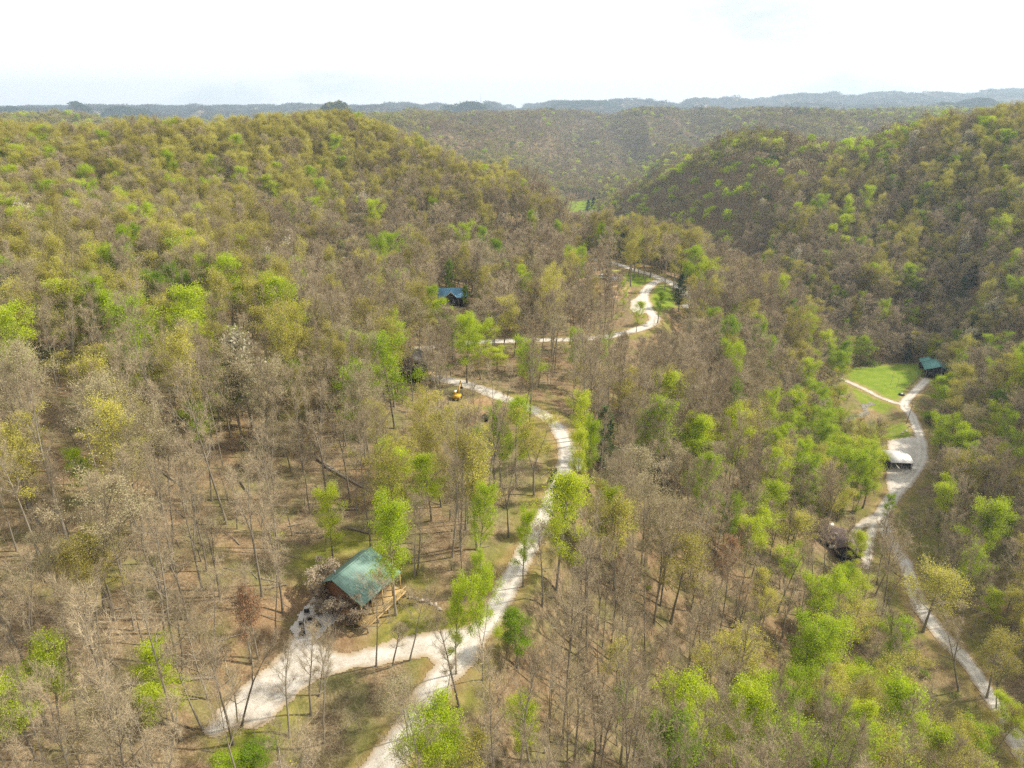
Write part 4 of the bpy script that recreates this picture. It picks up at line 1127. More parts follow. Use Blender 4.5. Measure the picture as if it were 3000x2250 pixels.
# far slopes
X, Y, Z, r_ = scatter(5.9, 470, 1050, seed=9, keep=.95)
X2, Y2, Z2, _ = scatter(7.6, 1050, 2500, seed=10, keep=.9)
X = np.r_[X, X2]; Y = np.r_[Y, Y2]; Z = np.r_[Z, Z2]
m = ~(sd_poly(X, Y, FARMEAD) < 6)
X, Y, Z = X[m], Y[m], Z[m]
Hh = np.clip(r_.normal(19, 3, len(X)), 10, 26)
m = clear_filter(X, Y, Z, Hh, r_)
X, Y, Z, Hh = X[m], Y[m], Z[m], Hh[m]
u, v, D = proj(X, Y, Z + 14)
# clump the kinds with noise so that colours gather in groves
MX = mix_at(u, v); MX[:, 3] *= 1.0
gn_ = fbm(X / 60, Y / 60, 3)
MX[:, 1] *= np.clip(1 + (gn_ - .5) * 4, .1, 3)
MX = MX / MX.sum(1)[:, None]; cum = np.cumsum(MX, 1); rk = r_.random(len(X)); kidx = (rk[:, None] > cum).sum(1).clip(0, 3)
KK = np.array(['B', 'O', 'T', 'L'])[kidx]
sp = r_.random(len(X)); hi = Z > 38
KK = np.where((sp < .01) | ((sp < .10) & hi & (D > 1300)), 'P', KK)
nlow = {k: len(vv) for k, vv in LOW.items()}
which = np.array([LIBN['low%s%d' % (k, j % nlow[k])] for k, j in zip(KK, r_.integers(0, 12, len(X)))])
sxy = r_.uniform(.75, 1.35, len(X)) * np.where(D > 1000, 1.12, 1.0)
pts = np.r_[np.array(pts).reshape(-1, 3), np.c_[X, Y, Z]]
idx = np.r_[np.array(idx), which]
rot = np.r_[np.array(rot).reshape(-1, 3), np.c_[np.zeros(len(X)), np.zeros(len(X)), r_.uniform(0, 6.28, len(X))]]
scl = np.r_[np.array(scl).reshape(-1, 3), np.c_[sxy, sxy, Hh / 20]]
# distant canopy
X, Y, Z, r_ = scatter(34, 2500, 6800, seed=12)
kd = np.where(fbm(X / 400, Y / 400) > .55, LIBN['clumpO'], LIBN['clumpB'])
for (u0, v0, D0, rad) in KNOBS:
    P = atD(u0, v0, D0)
    kd = np.where(np.hypot(X - P[0], Y - P[1]) < rad * 1.4, LIBN['clumpP'], kd)
s_ = r_.uniform(.8, 1.3, len(X))
pts = np.r_[pts, np.c_[X, Y, Z]]; idx = np.r_[idx, kd]; rot = np.r_[rot, np.c_[np.zeros(len(X)), np.zeros(len(X)), r_.uniform(0, 6.28, len(X))]]; scl = np.r_[scl, np.c_[s_, s_, s_ * .9]]
# dark conifers on the knobs
for (u0, v0, D0, rad) in KNOBS:
    P = atD(u0, v0, D0); n = int(rad * rad / 9) if rad < 130 else int(rad * 2.6)
    a = r_.uniform(0, 6.28, n); rr_ = rad * np.sqrt(r_.random(n)) * 1.05
    x = P[0] + rr_ * np.cos(a); y = P[1] + rr_ * np.sin(a)
    pts = np.r_[pts, np.c_[x, y, gz(x, y)]]; idx = np.r_[idx, np.full(n, LIBN['lowP0'])]; rot = np.r_[rot, np.c_[np.zeros(n), np.zeros(n), a]]; scl = np.r_[scl, np.c_[np.full(n, 1.7), np.full(n, 1.7), r_.uniform(.7, 1.1, n)]]
gn_forest('forest', pts, idx, rot, scl, "mixed bare and budding woodland covering the slopes and far hills")

# ------------------------------------------------------------------ undergrowth
def shrub_mesh(kind, H, R, nst, leaf_per, size):
    mb = MB(); C = []
    for k in range(nst):
        a = RT.uniform(0, 6.28); tl = RT.uniform(.1, .8)
        bp = branch_pts(np.array([RT.normal(0, R * .12), RT.normal(0, R * .12), -.1]), np.array([math.cos(a) * tl, math.sin(a) * tl, 1.0]), H * RT.uniform(.6, 1), 4, .05, .18)
        mb.tube(bp, [.04, .03, .022, .015, .008], 3, 0, False)
        C += [(bp[q], unit(bp[q] - bp[q - 1]), 1) for q in (2, 3, 4)]
    add_twigs(mb, C, 4, H * .35, .014, 0)
    if leaf_per: add_leaves(mb, np.array([c[0] for c in C]), leaf_per, size, H * .14, 1)
    return mb.mesh('shrub', [M_TWIG, LEAFM[kind]])
SH = [('B', shrub_mesh('B', 3.2, 1.5, 9, 0, .2)), ('B', shrub_mesh('B', 4.5, 1.5, 7, 1, .15)), ('O', shrub_mesh('O', 3.0, 1.6, 9, 7, .22)), ('L', shrub_mesh('L', 2.6, 1.4, 9, 8, .25)), ('G', shrub_mesh('G', 2.2, 1.5, 9, 10, .25)), ('T', shrub_mesh('T', 3.4, 1.5, 9, 7, .2))]
for i, (kd_, m_) in enumerate(SH):
    lib_add('shrub%d' % i, m_)
X, Y, Z, r_ = scatter(3.6, 30, 330, seed=21, keep=.55)
m = ~open_land(X, Y)
X, Y, Z = X[m], Y[m], Z[m]
u, v, D = proj(X, Y, Z)
m = clear_filter(X, Y, Z, np.full(len(X), 3.0), r_)
X, Y, Z, u, v, D = X[m], Y[m], Z[m], u[m], v[m], D[m]
dd = d_line(X, Y, R1, 2)
m = dd > 4
X, Y, Z, u, v, D = X[m], Y[m], Z[m], u[m], v[m], D[m]
MX = mix_at(u, v)
gpr = np.clip(MX[:, 3] * 1.0 + MX[:, 1] * .7 + .25 * sstep(-38, -46, Z), 0, .9)
isg = r_.random(len(X)) < gpr
wh = np.where(isg, r_.choice([2, 3, 4, 2], len(X)), r_.choice([0, 1, 0, 1, 1, 5], len(X)))
s_ = r_.uniform(.45, 1.2, len(X))
gn_forest('undergrowth', np.c_[X, Y, Z], np.array([LIBN['shrub%d' % k] for k in wh]), np.c_[np.zeros(len(X)), np.zeros(len(X)), r_.uniform(0, 6.28, len(X))], np.c_[s_, s_, s_], "tangle of low brown and green brush on the forest floor")

# sticks and fallen branches on the floor of the wood
for i in range(3):
    mb = MB(); bp = branch_pts(np.array([0, 0, .08]), np.array([1.0, 0, .02]), 3.2, 5, 0, .12); bp[:, 2] = np.abs(bp[:, 2]) * .4 + .06
    mb.tube(bp, [.07, .06, .05, .035, .02, .01], 4, 0, False)
    for q in (1, 2, 3, 4):
        e = bp[q] + np.array([RT.uniform(.3, 1), RT.choice([-1, 1]) * RT.uniform(.3, 1.1), .15]); mb.tube([bp[q], e], [.025, .008], 3, 0, False)
    lib_add('stick%d' % i, mb.mesh('stick', [[M_WOOD, M_BARK, M_TWIG][i]]))
X, Y, Z, r_ = scatter(3.0, 30, 230, seed=31, keep=.30)
m = ~open_land(X, Y)
X, Y, Z = X[m], Y[m], Z[m]; n = len(X); s_ = r_.uniform(.4, 1.6, n)
sx_ = (gz(X + 1, Y) - gz(X - 1, Y)) / 2; sy_ = (gz(X, Y + 1) - gz(X, Y - 1)) / 2; a_ = r_.uniform(0, 6.28, n)
gn_forest('fallen_branches', np.c_[X, Y, Z], np.array([LIBN['stick%d' % k] for k in r_.integers(0, 3, n)]), np.c_[np.zeros(n), -np.arctan(sx_ * np.cos(a_) + sy_ * np.sin(a_)), a_], np.c_[s_ * 1.3, s_, s_], "small fallen branches strewn over the leaf litter")

# ================================================================== OBJECTS
def at(u, v, h=0):
    x, y = hit(u, v, h); return Vector((x, y, g1(x, y)))
def gable_roof(mb, hw_l, hw_r, y0, y1, zr, zl, zrt, th=.14, mi=0):
    # ridge along local y
    for sgn, w, ze in ((1, hw_r, zrt), (-1, hw_l, zl)):
        v = np.array([[0, y0, zr], [sgn * w, y0, ze], [sgn * w, y1, ze], [0, y1, zr], [0, y0, zr - th], [sgn * w, y0, ze - th], [sgn * w, y1, ze - th], [0, y1, zr - th]])
        f = np.array([[0, 1, 2, 3], [7, 6, 5, 4], [0, 4, 5, 1], [1, 5, 6, 2], [2, 6, 7, 3]])
        if sgn < 0: f = f[:, ::-1]
        mb.add(v, f, mi)
def gable_wall(mb, xl, xr, y0, y1, zb, zl, zr_, zt, xt=0, mi=0):
    pts = [(xl, zb), (xr, zb), (xr, zr_), (xt, zt), (xl, zl)]
    v = np.array([[x, y0, z] for x, z in pts] + [[x, y1, z] for x, z in pts])
    mb.add(v, [[0, 1, 6, 5], [1, 2, 7, 6], [2, 3, 8, 7], [3, 4, 9, 8], [4, 0, 5, 9]], mi)
    b = mb.n - 10
    mb.f.append((np.array([[4, 3, 2, 1, 0], [5, 6, 7, 8, 9]]) + b, mi))
def window(parent, c, w, h, axis='x', mat_frame=None, out=1):
    """window whose outward normal is +-axis"""
    f = MB(); t = .07
    for dz in (-h / 2, h / 2):
        f.box((c[0], c[1], c[2] + dz), (t if axis == 'x' else w + t, w + t if axis == 'x' else t, t))
    for s in (-1, 1):
        f.box((c[0] + (0 if axis == 'x' else s * w / 2), c[1] + (s * w / 2 if axis == 'x' else 0), c[2]), (t, t, h - t))
    o = f.obj('window', mat_frame or M_TRIM, parent)
    g = MB(); g.box(c, (.03 if axis == 'x' else w - t, w - t if axis == 'x' else .03, h - t)); g.obj('pane', M_GLASS, o)
    return o

# ---- green roofed cabin (local y along the ridge, x towards the valley)
def green_cabin():
    rz = math.radians(60.8 - 90)
    o = empty('log_cabin', (RID_A[0], RID_A[1], -3.7), rz, "log cabin with green metal roof and railed porch above the gravel parking spur", "cabin")
    mb = MB(); gable_roof(mb, 2.5, 5.75, -.2, 9.1, 7.2, 5.7, 4.55); mb.obj('roof', M_GROOF, o)
    mb = MB(); mb.box((0, 4.45, 7.26), (.35, 9.4, .08)); mb.obj('ridge_cap', M_GROOF, o)
    mb = MB(); gable_wall(mb, -2.1, 3.4, .4, 8.6, .3, 5.75, 5.45, 7.0); mb.obj('wall', M_LOG, o)
    mb = MB(); mb.box((.6, 4.5, .1), (5.8, 8.5, .5)); mb.obj('foundation', M_STONE, o)
    mb = MB(); mb.box((5.0, 4.3, 1.0), (3.2, 9.6, .18)); mb.obj('deck', M_DECK, o)
    for y in (-.3, 2.1, 4.5, 6.9, 8.9):
        mb = MB(); mb.box((5.4, y + .2, 2.75), (.16, .16, 3.5)); mb.obj('post', M_DECK, o)
        mb = MB(); mb.box((6.5, y, .45), (.18, .18, 1.0)); mb.obj('pier', M_WOOD, o)
    mb = MB()
    mb.box((6.55, 4.3, 2.1), (.12, 9.6, .1)); mb.box((6.55, 4.3, 1.3), (.08, 9.6, .08)); 
    for k in range(33): mb.box((6.55, -.45 + k * .297, 1.7), (.05, .05, .72))
    mb.box((5.9, -.5, 2.1), (1.4, .12, .1))
    for k in range(4): mb.box((5.4 + k * .33, -.5, 1.6), (.05, .05, .9))
    mb.obj('railing', M_DECK, o)
    window(o, (3.43, 2.2, 2.7), 1.1, 1.2); window(o, (3.43, 6.6, 2.7), 1.1, 1.2); window(o, (1.5, .37, 2.7), 1.1, 1.2, 'y'); window(o, (-.9, .37, 2.7), .9, 1.1, 'y')
    mb = MB(); mb.box((3.44, 4.4, 2.15), (.06, 1.0, 2.1)); d = mb.obj('door', M_DARKW, o)
    mb = MB(); mb.tube([[-1.0, 1.6, 5.9], [-1.0, 1.6, 7.4]], .12, 8); mb.obj('stove_pipe', M_STEEL, o)
green_cabin()

def shrubbery(name, u, v, h, s, kind, label, cat='shrub', n=1, grp=None, elev=0):
    P = at(u, v, elev)
    me = {'B': SH[1][1], 'T': SH[5][1], 'O': SH[2][1], 'G': SH[4][1], 'L': SH[3][1]}[kind]
    o = bpy.data.objects.new(name, me); COL.objects.link(o); o.location = P; o.scale = (s, s, h); o.rotation_euler = (0, 0, random.uniform(0, 6.28))
    tag(o, label, cat, grp)
# bushy beech in front of the gable: dry leaf tree
def dry_tree(u, v, H, s, label, mt, kind='T'):
    P = at(u, v)
    t_, an = skeleton(22, .2, .15, 3, 18, 1.1, .03, 5, .12)
    c = MB(); add_twigs(c, an, 6, 1.6, .045); add_leaves(c, np.array([a[0] for a in an]), 7, .75, .8)
    r = empty('dry_leaf_tree', P, random.uniform(0, 6), label, 'tree')
    r.scale = (s, s, H / 22)
    t_.obj('trunk', M_BARK, r); c.obj('crown', [M_TWIG, mt], r)
M_DRY = leaf('withered_brown_leaves', [(.2, (.19, .145, .10)), (.5, (.32, .255, .18)), (.8, (.50, .42, .30))], .2)
M_RED = LEAFM['R']
for (x_, y_, H_, s_, lb) in [(1400, 900, 5.5, .42, "withered brown leafed tree against the left corner of the green roofed cabin"), (1455, 965, 6, .45, "bushy withered brown tree before the gable end of the green roofed cabin"),
                         (1500, 1010, 6, .42, "dense brown twiggy tree at the porch corner of the green roofed cabin"), (1440, 1010, 4.5, .36, "low brown thicket tree beside the grey patio"), (1530, 1060, 4.5, .35, "scrubby brown tree at the lower end of the porch railing")]:
    dry_tree(*q3(x_, y_), H_, s_, lb, M_DRY)
dry_tree(*q3(1515, 1045), 3.4, .26, "small coral red tree in front of the green roofed cabin", M_RED)

def chair(u, v, rz, label):
    P = at(u, v)
    o = empty('lawn_chair', P + Vector((0, 0, .12)), rz, label, 'chair', 'dark chairs around the fire pit on the patio')
    mb = MB(); mb.box((0, 0, .4), (.62, .6, .08), 0, 0, .12); mb.obj('seat', M_BLACK, o)
    mb = MB()
    for k in range(5): mb.box((-.24 + k * .12, -.36, .82), (.1, .05, .85), 0, 0, .3)
    mb.box((0, -.4, 1.0), (.6, .04, .07), 0, 0, .3); mb.obj('backrest', M_BLACK, o)
    for sx in (-.34, .34):
        mb = MB(); mb.box((sx, -.02, .6), (.13, .75, .05)); mb.obj('armrest', M_BLACK, o)
        for sy in (-.3, .3):
            mb = MB(); mb.box((sx, sy, .29), (.07, .08, .58)); mb.obj('leg', M_BLACK, o)
for (cx0, cy0), rz, lb in [((900, 1800), .3, "dark chair nearest the grey slab, left of the fire pit"), ((936, 1808), -.9, "dark chair right of the fire pit facing the left chair"), ((884, 1838), 1.9, "dark chair at the lower left of the fire pit"), ((932, 1844), -2.4, "dark chair at the lower right of the fire pit"), ((886, 1868), 2.9, "lone dark chair at the tip of the patio")]:
    chair(cx0, cy0, rz, lb)
P = at(909, 1822)
o = empty('fire_pit', P + Vector((0, 0, .1)), 0, "round stone fire pit among the dark chairs", 'fire pit')
mb = MB()
for k in range(12):
    a = k * math.pi / 6; mb.box((math.cos(a) * .6, math.sin(a) * .6, .18), (.3, .28, .34), a + math.pi / 2)
mb.obj('stone_ring', M_STONE, o); mb = MB(); mb.tube([[0, 0, .02], [0, 0, .08]], .48, 12); mb.obj('ash_bed', M_BLACK, o)

# stones lining the lawn
RK = []
for k in range(3):
    mb = MB(); v = RT.normal(0, 1, (14, 3)); v /= np.linalg.norm(v, axis=1)[:, None]
    import bmesh
    bm = bmesh.new()
    for p in v * np.array([.5, .38, .28]) * RT.uniform(.8, 1.2, (14, 1)): bm.verts.new(p)
    bmesh.ops.convex_hull(bm, input=bm.verts)
    me = bpy.data.meshes.new('boulder'); bm.to_mesh(me); bm.free(); me.materials.append(M_STONE); RK.append(me)
def boulder(u, v, s, label, grp):
    P = at(u, v); o = bpy.data.objects.new('boulder', RK[random.randrange(3)]); COL.objects.link(o); o.location = P + Vector((0, 0, .12 * s)); o.scale = (s, s, s); o.rotation_euler = (random.uniform(-.3, .3), random.uniform(-.3, .3), random.uniform(0, 6)); tag(o, label, 'rock', grp)
for k in range(16):
    t_ = k / 15; u_, v_ = q3(1715 + 190 * t_, 895 + 85 * t_ + 10 * math.sin(t_ * 7)); boulder(u_ + random.uniform(-3, 3), v_ + random.uniform(-3, 3), random.uniform(.5, 1.1), "pale lawn edging stone, %s of sixteen, right of the cabin" % (ORDW[k] if k < 15 else "rightmost"), "stones edging the cabin lawn")
for k in range(7):
    boulder(2640 + k * 5, 1276 - k * 5 + random.uniform(-2, 2), random.uniform(.8, 1.4), "stone beside the valley road above the carport, %s of seven" % (ORDW[k] if k < 6 else "rightmost"), "stones beside the valley road")

# ---- blue roofed cabin
def blue_cabin():
    P = at(1322, 893)
    o = empty('blue_roofed_cabin', (P.x, P.y, P.z), math.radians(4), "cabin with bright blue metal roof and front gable in the woods", "cabin")
    mb = MB()   # ridge along x: build roof with ridge along y then rotate
    def R(mb): 
        mb.v = [np.c_[-v[:, 1], v[:, 0], v[:, 2]] if len(v) else v for v in mb.v]; return mb
    mb = MB(); gable_roof(mb, 4.3, 4.3, -5.6, 5.6, 7.4, 4.3, 4.3); R(mb).obj('roof', M_BROOF, o)
    mb = MB(); gable_wall(mb, -3.7, 3.7, -5, 5, 0, 4.6, 4.6, 7.15); R(mb).obj('wall', M_DARKW, o)
    mb = MB(); gable_roof(mb, 2.7, 2.7, -5.6, 0, 7.0, 4.4, 4.4); mb.obj('porch_roof', M_BROOF, o)
    mb = MB(); gable_wall(mb, -2.1, 2.1, -4.9, -3.72, 0, 4.7, 4.7, 6.7); mb.obj('gable_wall', M_DARKW, o)
    mb = MB(); 
    for s in (-1, 1): mb.box((s * 1.35, -5.63, 5.7), (3.75, .06, .22), 0, 0, 0, s * .766)
    mb.obj('gable_trim', M_TRIM, o)
    mb = MB(); gable_roof(mb, 2.4, 2.4, -6.8, -5.5, 5.6, 4.0, 4.0); R(mb).obj('side_roof', M_BROOF, o)
    mb = MB(); mb.box((0, -5.5, .6), (7, 2.2, .2)); mb.obj('deck', M_WOOD, o)
    for x in (-3.2, -1.1, 1.1, 3.2):
        mb = MB(); mb.box((x, -6.4, 2.3), (.16, .16, 3.4)); mb.obj('post', M_WOOD, o)
    window(o, (0, -4.93, 5.4), 1.4, 1.0, 'y'); window(o, (-1, -4.93, 2.2), 1.0, 1.3, 'y'); window(o, (1, -4.93, 2.2), 1.0, 1.3, 'y')
blue_cabin()

# ---- black unfinished house by the hairpin
def black_house():
    P = at(1212, 1112)
    o = empty('unfinished_house', P, math.radians(-12), "black clad unfinished house with raw lumber deck among bare trunks", "house")
    mb = MB(); gable_wall(mb, -3.2, 3.2, -3, 4, .9, 6.4, 6.4, 7.6); mb.obj('wall', M_DARKW, o)
    mb = MB(); gable_roof(mb, 3.8, 3.8, -3.5, 4.5, 7.9, 6.2, 6.2); mb.obj('roof', M_BLACK, o)
    mb = MB()
    mb.box((4.9, -1, 2.3), (3.4, 5, .2)); mb.box((4.9, -3.5, 3.3), (3.4, .1, .1)); mb.box((6.55, -1, 3.3), (.1, 5, .1))
    for k in range(9): mb.box((3.3 + k * .4, -3.5, 2.85), (.06, .06, .9))
    mb.obj('deck', M_DECK, o)
    for x in (3.4, 5, 6.5):
        mb = MB(); mb.box((x, -3.3, .9), (.2, .2, 2.8)); mb.obj('post', M_DECK, o)
    mb = MB(); 
    for k in range(8): mb.box((7.1 + k * .3, -2.6, 2.2 - k * .24), (.32, 1.2, .07))
    mb.obj('stairs', M_DECK, o)
    window(o, (-1.2, -3.03, 4.2), 1.1, 1.3, 'y'); window(o, (1.2, -3.03, 4.2), 1.1, 1.3, 'y')
black_house()
P = at(1040, 1075)
o = empty('lumber_shed', P, .1, "raw orange lumber frame standing behind grey trunks left of the black house", "shed")
mb = MB()
for x in (-3, -1.5, 0, 1.5, 3):
    for y in (-2, 2): mb.box((x, y, 1.6), (.15, .15, 3.4))
for z in (1.2, 3.2):
    for y in (-2.1, 2.1): mb.box((0, y, z), (6.3, .08, .2))
mb.obj('frame', M_DECK, o)
mb = MB(); gable_roof(mb, 2.6, 2.6, -3.4, 3.4, 4.5, 3.4, 3.4); mb.v = [np.c_[-v[:, 1], v[:, 0], v[:, 2]] for v in mb.v]; mb.obj('roof', M_WOOD, o)

# ---- excavator
def excavator():
    P = at(1340, 1170)
    o = empty('excavator', P, math.radians(-8), "yellow excavator with raised boom beside the dug red earth", "excavator"); o.scale = (.74, .74, .74)
    for s in (-1, 1):
        mb = MB(); n = 14; pl = [(math.cos(a) * .45 + (1.4 if math.cos(a) > 0 else -1.4), math.sin(a) * .45 + .45) for a in np.linspace(0, 2 * math.pi, n, endpoint=False)]
        v = np.array([[s * 1.15 - .28, x, z] for x, z in pl] + [[s * 1.15 + .28, x, z] for x, z in pl])
        mb.add(v, [[i, (i + 1) % n, n + (i + 1) % n, n + i] for i in range(n)]); b = mb.n - 2 * n
        mb.f.append((np.array([np.arange(n)[::-1] + b]), 0)); mb.f.append((np.array([np.arange(n) + n + b]), 0))
        mb.obj('track', M_BLACK, o)
    mb = MB(); mb.box((0, 0, .65), (1.8, 2.2, .5)); mb.tube([[0, 0, .9], [0, 0, 1.08]], .7, 12); mb.obj('undercarriage', M_STEEL, o)
    mb = MB(); mb.box((0, -.6, 1.55), (2.9, 2.6, .9)); mb.box((0, -1.75, 1.6), (2.7, .5, 1.05)); mb.obj('body', M_YEL, o)
    mb = MB(); mb.box((-.85, .55, 2.35), (1.05, 1.6, 1.3)); c = mb.obj('cab', M_YEL, o)
    mb = MB(); mb.box((-.85, .55, 2.5), (1.09, 1.3, .75)); mb.obj('cab_window', M_GLASS, c)
    mb = MB(); mb.box((-.85, .55, 3.04), (1.15, 1.7, .08)); mb.obj('cab_roof', M_WHITE, c)
    mb = MB(); pb = [[.3, .8, 1.6], [.3, 2.2, 3.8], [.3, 3.8, 4.9], [.3, 5.2, 5.0]]; mb.tube(pb, [.3, .32, .28, .2], 4); mb.obj('boom', M_YEL, o)
    mb = MB(); mb.tube([[.3, 4.9, 5.2], [.3, 6.4, 3.0], [.3, 6.7, 2.2]], [.24, .2, .14], 4); mb.obj('arm', M_YEL, o)
    mb = MB(); mb.tube([[.3, 1.2, 1.7], [.3, 2.9, 3.9]], .08, 6); mb.tube([[.3, 3.0, 5.0], [.3, 4.8, 5.7]], .08, 6); mb.obj('hydraulic_rams', M_STEEL, o)
    mb = MB(); mb.box((.3, 6.8, 1.9), (1.0, .12, .8), 0, 0, .5); mb.box((.3, 6.45, 1.6), (1.0, .8, .1)); mb.box((-.2, 6.6, 1.9), (.06, .7, .7)); mb.box((.8, 6.6, 1.9), (.06, .7, .7)); mb.obj('bucket', M_STEEL, o)
excavator()
P = at(1418, 1232)
mb = MB(); mb.tube([[-.6, -.8, .55], [.2, 1.8, .6]], .5, 12); mb.tube([[.5, -1.2, .5], [1.0, 1.2, .55]], .45, 12)
o = empty('pipe_bundle', P, 0, "two short black pipes lying at the end of the red dirt cut", "pipes"); mb.obj('pipe', M_BLACK, o)
# culvert pipe beside road
A, B = at(1614, 1418), at(1625, 1392)
mb = MB(); mb.tube([[0, 0, .45], list((B - A) * 1.25 + Vector((0, 0, .45)))], .42, 12)
o = mb.obj('culvert_pipe', M_BLACK); o.location = A; tag(o, "long black culvert pipe lying on the left shoulder of the ridge road", "pipe")
# vehicles
def vehicle(u, v, rz, label, body, kind='truck'):
    P = at(u, v)
    o = empty('pickup_truck' if kind == 'truck' else 'van', P + Vector((0, 0, .08)), rz, label, 'truck' if kind == 'truck' else 'van')
    mb = MB()
    if kind == 'truck':
        prof = [(-2.7, .45), (2.7, .45), (2.75, 1.0), (1.5, 1.12), (1.4, 1.12), (-.4, 1.12), (-.45, 1.1), (-.45, .75), (-2.6, .75), (-2.62, 1.1), (-2.72, 1.1)]
    else:
        prof = [(-2.6, .45), (2.6, .45), (2.65, 1.1), (1.8, 1.25), (1.3, 1.3), (-2.5, 1.3), (-2.62, 1.25)]
    n = len(prof)
    v_ = np.array([[-.95, x, z] for x, z in prof] + [[.95, x, z] for x, z in prof])
    mb.add(v_, [[i, (i + 1) % n, n + (i + 1) % n, n + i] for i in range(n)]); b = mb.n - 2 * n
    mb.f.append((np.array([np.arange(n)[::-1] + b]), 0)); mb.f.append((np.array([np.arange(n) + n + b]), 0))
    mb.obj('body', body, o)
    x0, x1, t0, t1 = (-.4, 1.45, -.2, .8) if kind == 'truck' else (-2.5, 1.7, -2.4, .9)
    zb, zt = (1.12, 1.85) if kind == 'truck' else (1.3, 2.1)
    for nm, m_, s_, e in (('cab', body, .80, 0), ('windscreen', M_GLASS, .88, .06)):
        mb = MB(); w1, w0 = s_ * .92 + .0, s_
        if nm == 'cab':
            vv = [[-.88, x0, zb], [.88, x0, zb], [.88, x1, zb], [-.88, x1, zb], [-.78, t0, zt], [.78, t0, zt], [.78, t1, zt], [-.78, t1, zt]]
        else:
            vv = [[-.9, x0 + .15, zb + .08], [.9, x0 + .15, zb + .08], [.9, x1 - .02, zb + .08], [-.9, x1 - .02, zb + .08], [-.82, t0 + .1, zt - .12], [.82, t0 + .1, zt - .12], [.82, t1 + .05, zt - .12], [-.82, t1 + .05, zt - .12]]
        mb.add(vv, [[0, 3, 2, 1], [4, 5, 6, 7], [0, 1, 5, 4], [1, 2, 6, 5], [2, 3, 7, 6], [3, 0, 4, 7]]); mb.obj(nm, m_, o)
    for sx in (-1, 1):
        for y in (-1.7, 1.75):
            mb = MB(); mb.tube([[sx * .75, y, .36], [sx * 1.0, y, .36]], .37, 14); w = mb.obj('wheel', M_BLACK, o)
            mb = MB(); mb.tube([[sx * .99, y, .36], [sx * 1.02, y, .36]], .2, 10); mb.obj('rim', M_STEEL, w)
vehicle(1697, 1372, math.radians(5), "white pickup truck parked right of the ridge road below the bend", M_WHITE)
vehicle(1760, 818, math.radians(70), "white work van parked on the cleared building site", M_WHITE, 'van')
# building site stacks
def stack(u, v, dims, rz, mt, label, layers=4):
    P = at(u, v); o = empty('material_stack', P, rz, label, 'stack')
    mb = MB(); h = dims[2] / layers
    for k in range(layers): mb.box((random.uniform(-.08, .08), random.uniform(-.08, .08), h * (k + .5) + .06), (dims[0], dims[1], h * .9))
    mb.obj('sheets', mt, o); mb = MB()
    for x in (-.35, 0, .35): mb.box((x * dims[0], 0, .03), (.1, dims[1], .1))
    mb.obj('skid', M_WOOD, o)
stack(1803, 800, (6, 3.5, 1.2), .2, M_YTARP, "pale yellow stack of sheeting on the building site")
stack(1780, 798, (4, 3, .9), .5, M_YTARP, "smaller yellow stack left of the pale yellow sheeting")
stack(1800, 822, (4.5, 3.5, 1.4), .1, M_WHITE, "white wrapped stack in front of the yellow sheeting")
stack(1742, 790, (4, 3, 1.0), .8, M_WHITE, "white wrapped stack at the back of the building site")
stack(1725, 812, (3, 3, .7), .3, M_CONC, "grey slab stack on the left of the building site")
P = at(1711, 768); o = empty('site_lumber', P, .3, "pile of yellow lumber under the upper road at the building site", 'lumber pile'); mb = MB()
for k in range(9): mb.box((random.uniform(-.4, .4), (k % 5) * .3 - .6, .15 + .2 * (k // 5)), (5, .22, .16), random.uniform(-.05, .05))
mb.obj('boards', M_DECK, o)
# rail at the road fork
P = at(1921, 836); o = empty('mailbox', P, 0, "small white mailbox on a post where the ridge road meets the upper road", "mailbox")
mb = MB(); mb.box((0, 0, .6), (.14, .14, 1.2)); mb.obj('post', M_WOOD, o)
mb = MB(); mb.box((0, 0, 1.35), (.45, .8, .35)); mb.tube([[0, -.4, 1.5], [0, .4, 1.5]], .225, 8); mb.obj('box', M_WHITE, o)

# ---- barn in the valley
def barn():
    P = at(2740, 1098)
    o = empty('barn', P, math.radians(-22), "dark barn with teal metal roof at the right end of the meadow", "barn")
    mb = MB(); gable_roof(mb, 6, 6, -6, 6, 6.2, 3.9, 3.9); mb.obj('roof', M_BARNROOF, o)
    mb = MB(); gable_wall(mb, -5.3, 5.3, -4.6, 5.3, 0, 4.0, 4.0, 5.95); mb.obj('wall', M_DARKW, o)
    mb = MB(); gable_roof(mb, 4, 4, 5.5, 11, 5.4, 3.8, 3.8); mb.v = [v + np.array([-2.5, 0, 0]) for v in mb.v]; mb.obj('rear_roof', M_BARNROOF, o)
    mb = MB(); gable_wall(mb, -5.8, .8, 5.4, 10.5, 0, 3.9, 3.9, 5.2, -2.5); mb.obj('rear_wall', M_DARKW, o)
    mb = MB(); mb.box((0, -4.63, 1.5), (3.2, .1, 3.0)); mb.obj('door', M_BLACK, o)
    for x in (-5, 5):
        mb = MB(); mb.box((x, -5.7, 1.9), (.2, .2, 3.9)); mb.obj('post', M_WOOD, o)
    window(o, (-3.2, -4.63, 2), .9, 1.0, 'y'); window(o, (3.2, -4.63, 2), .9, 1.0, 'y')
barn()
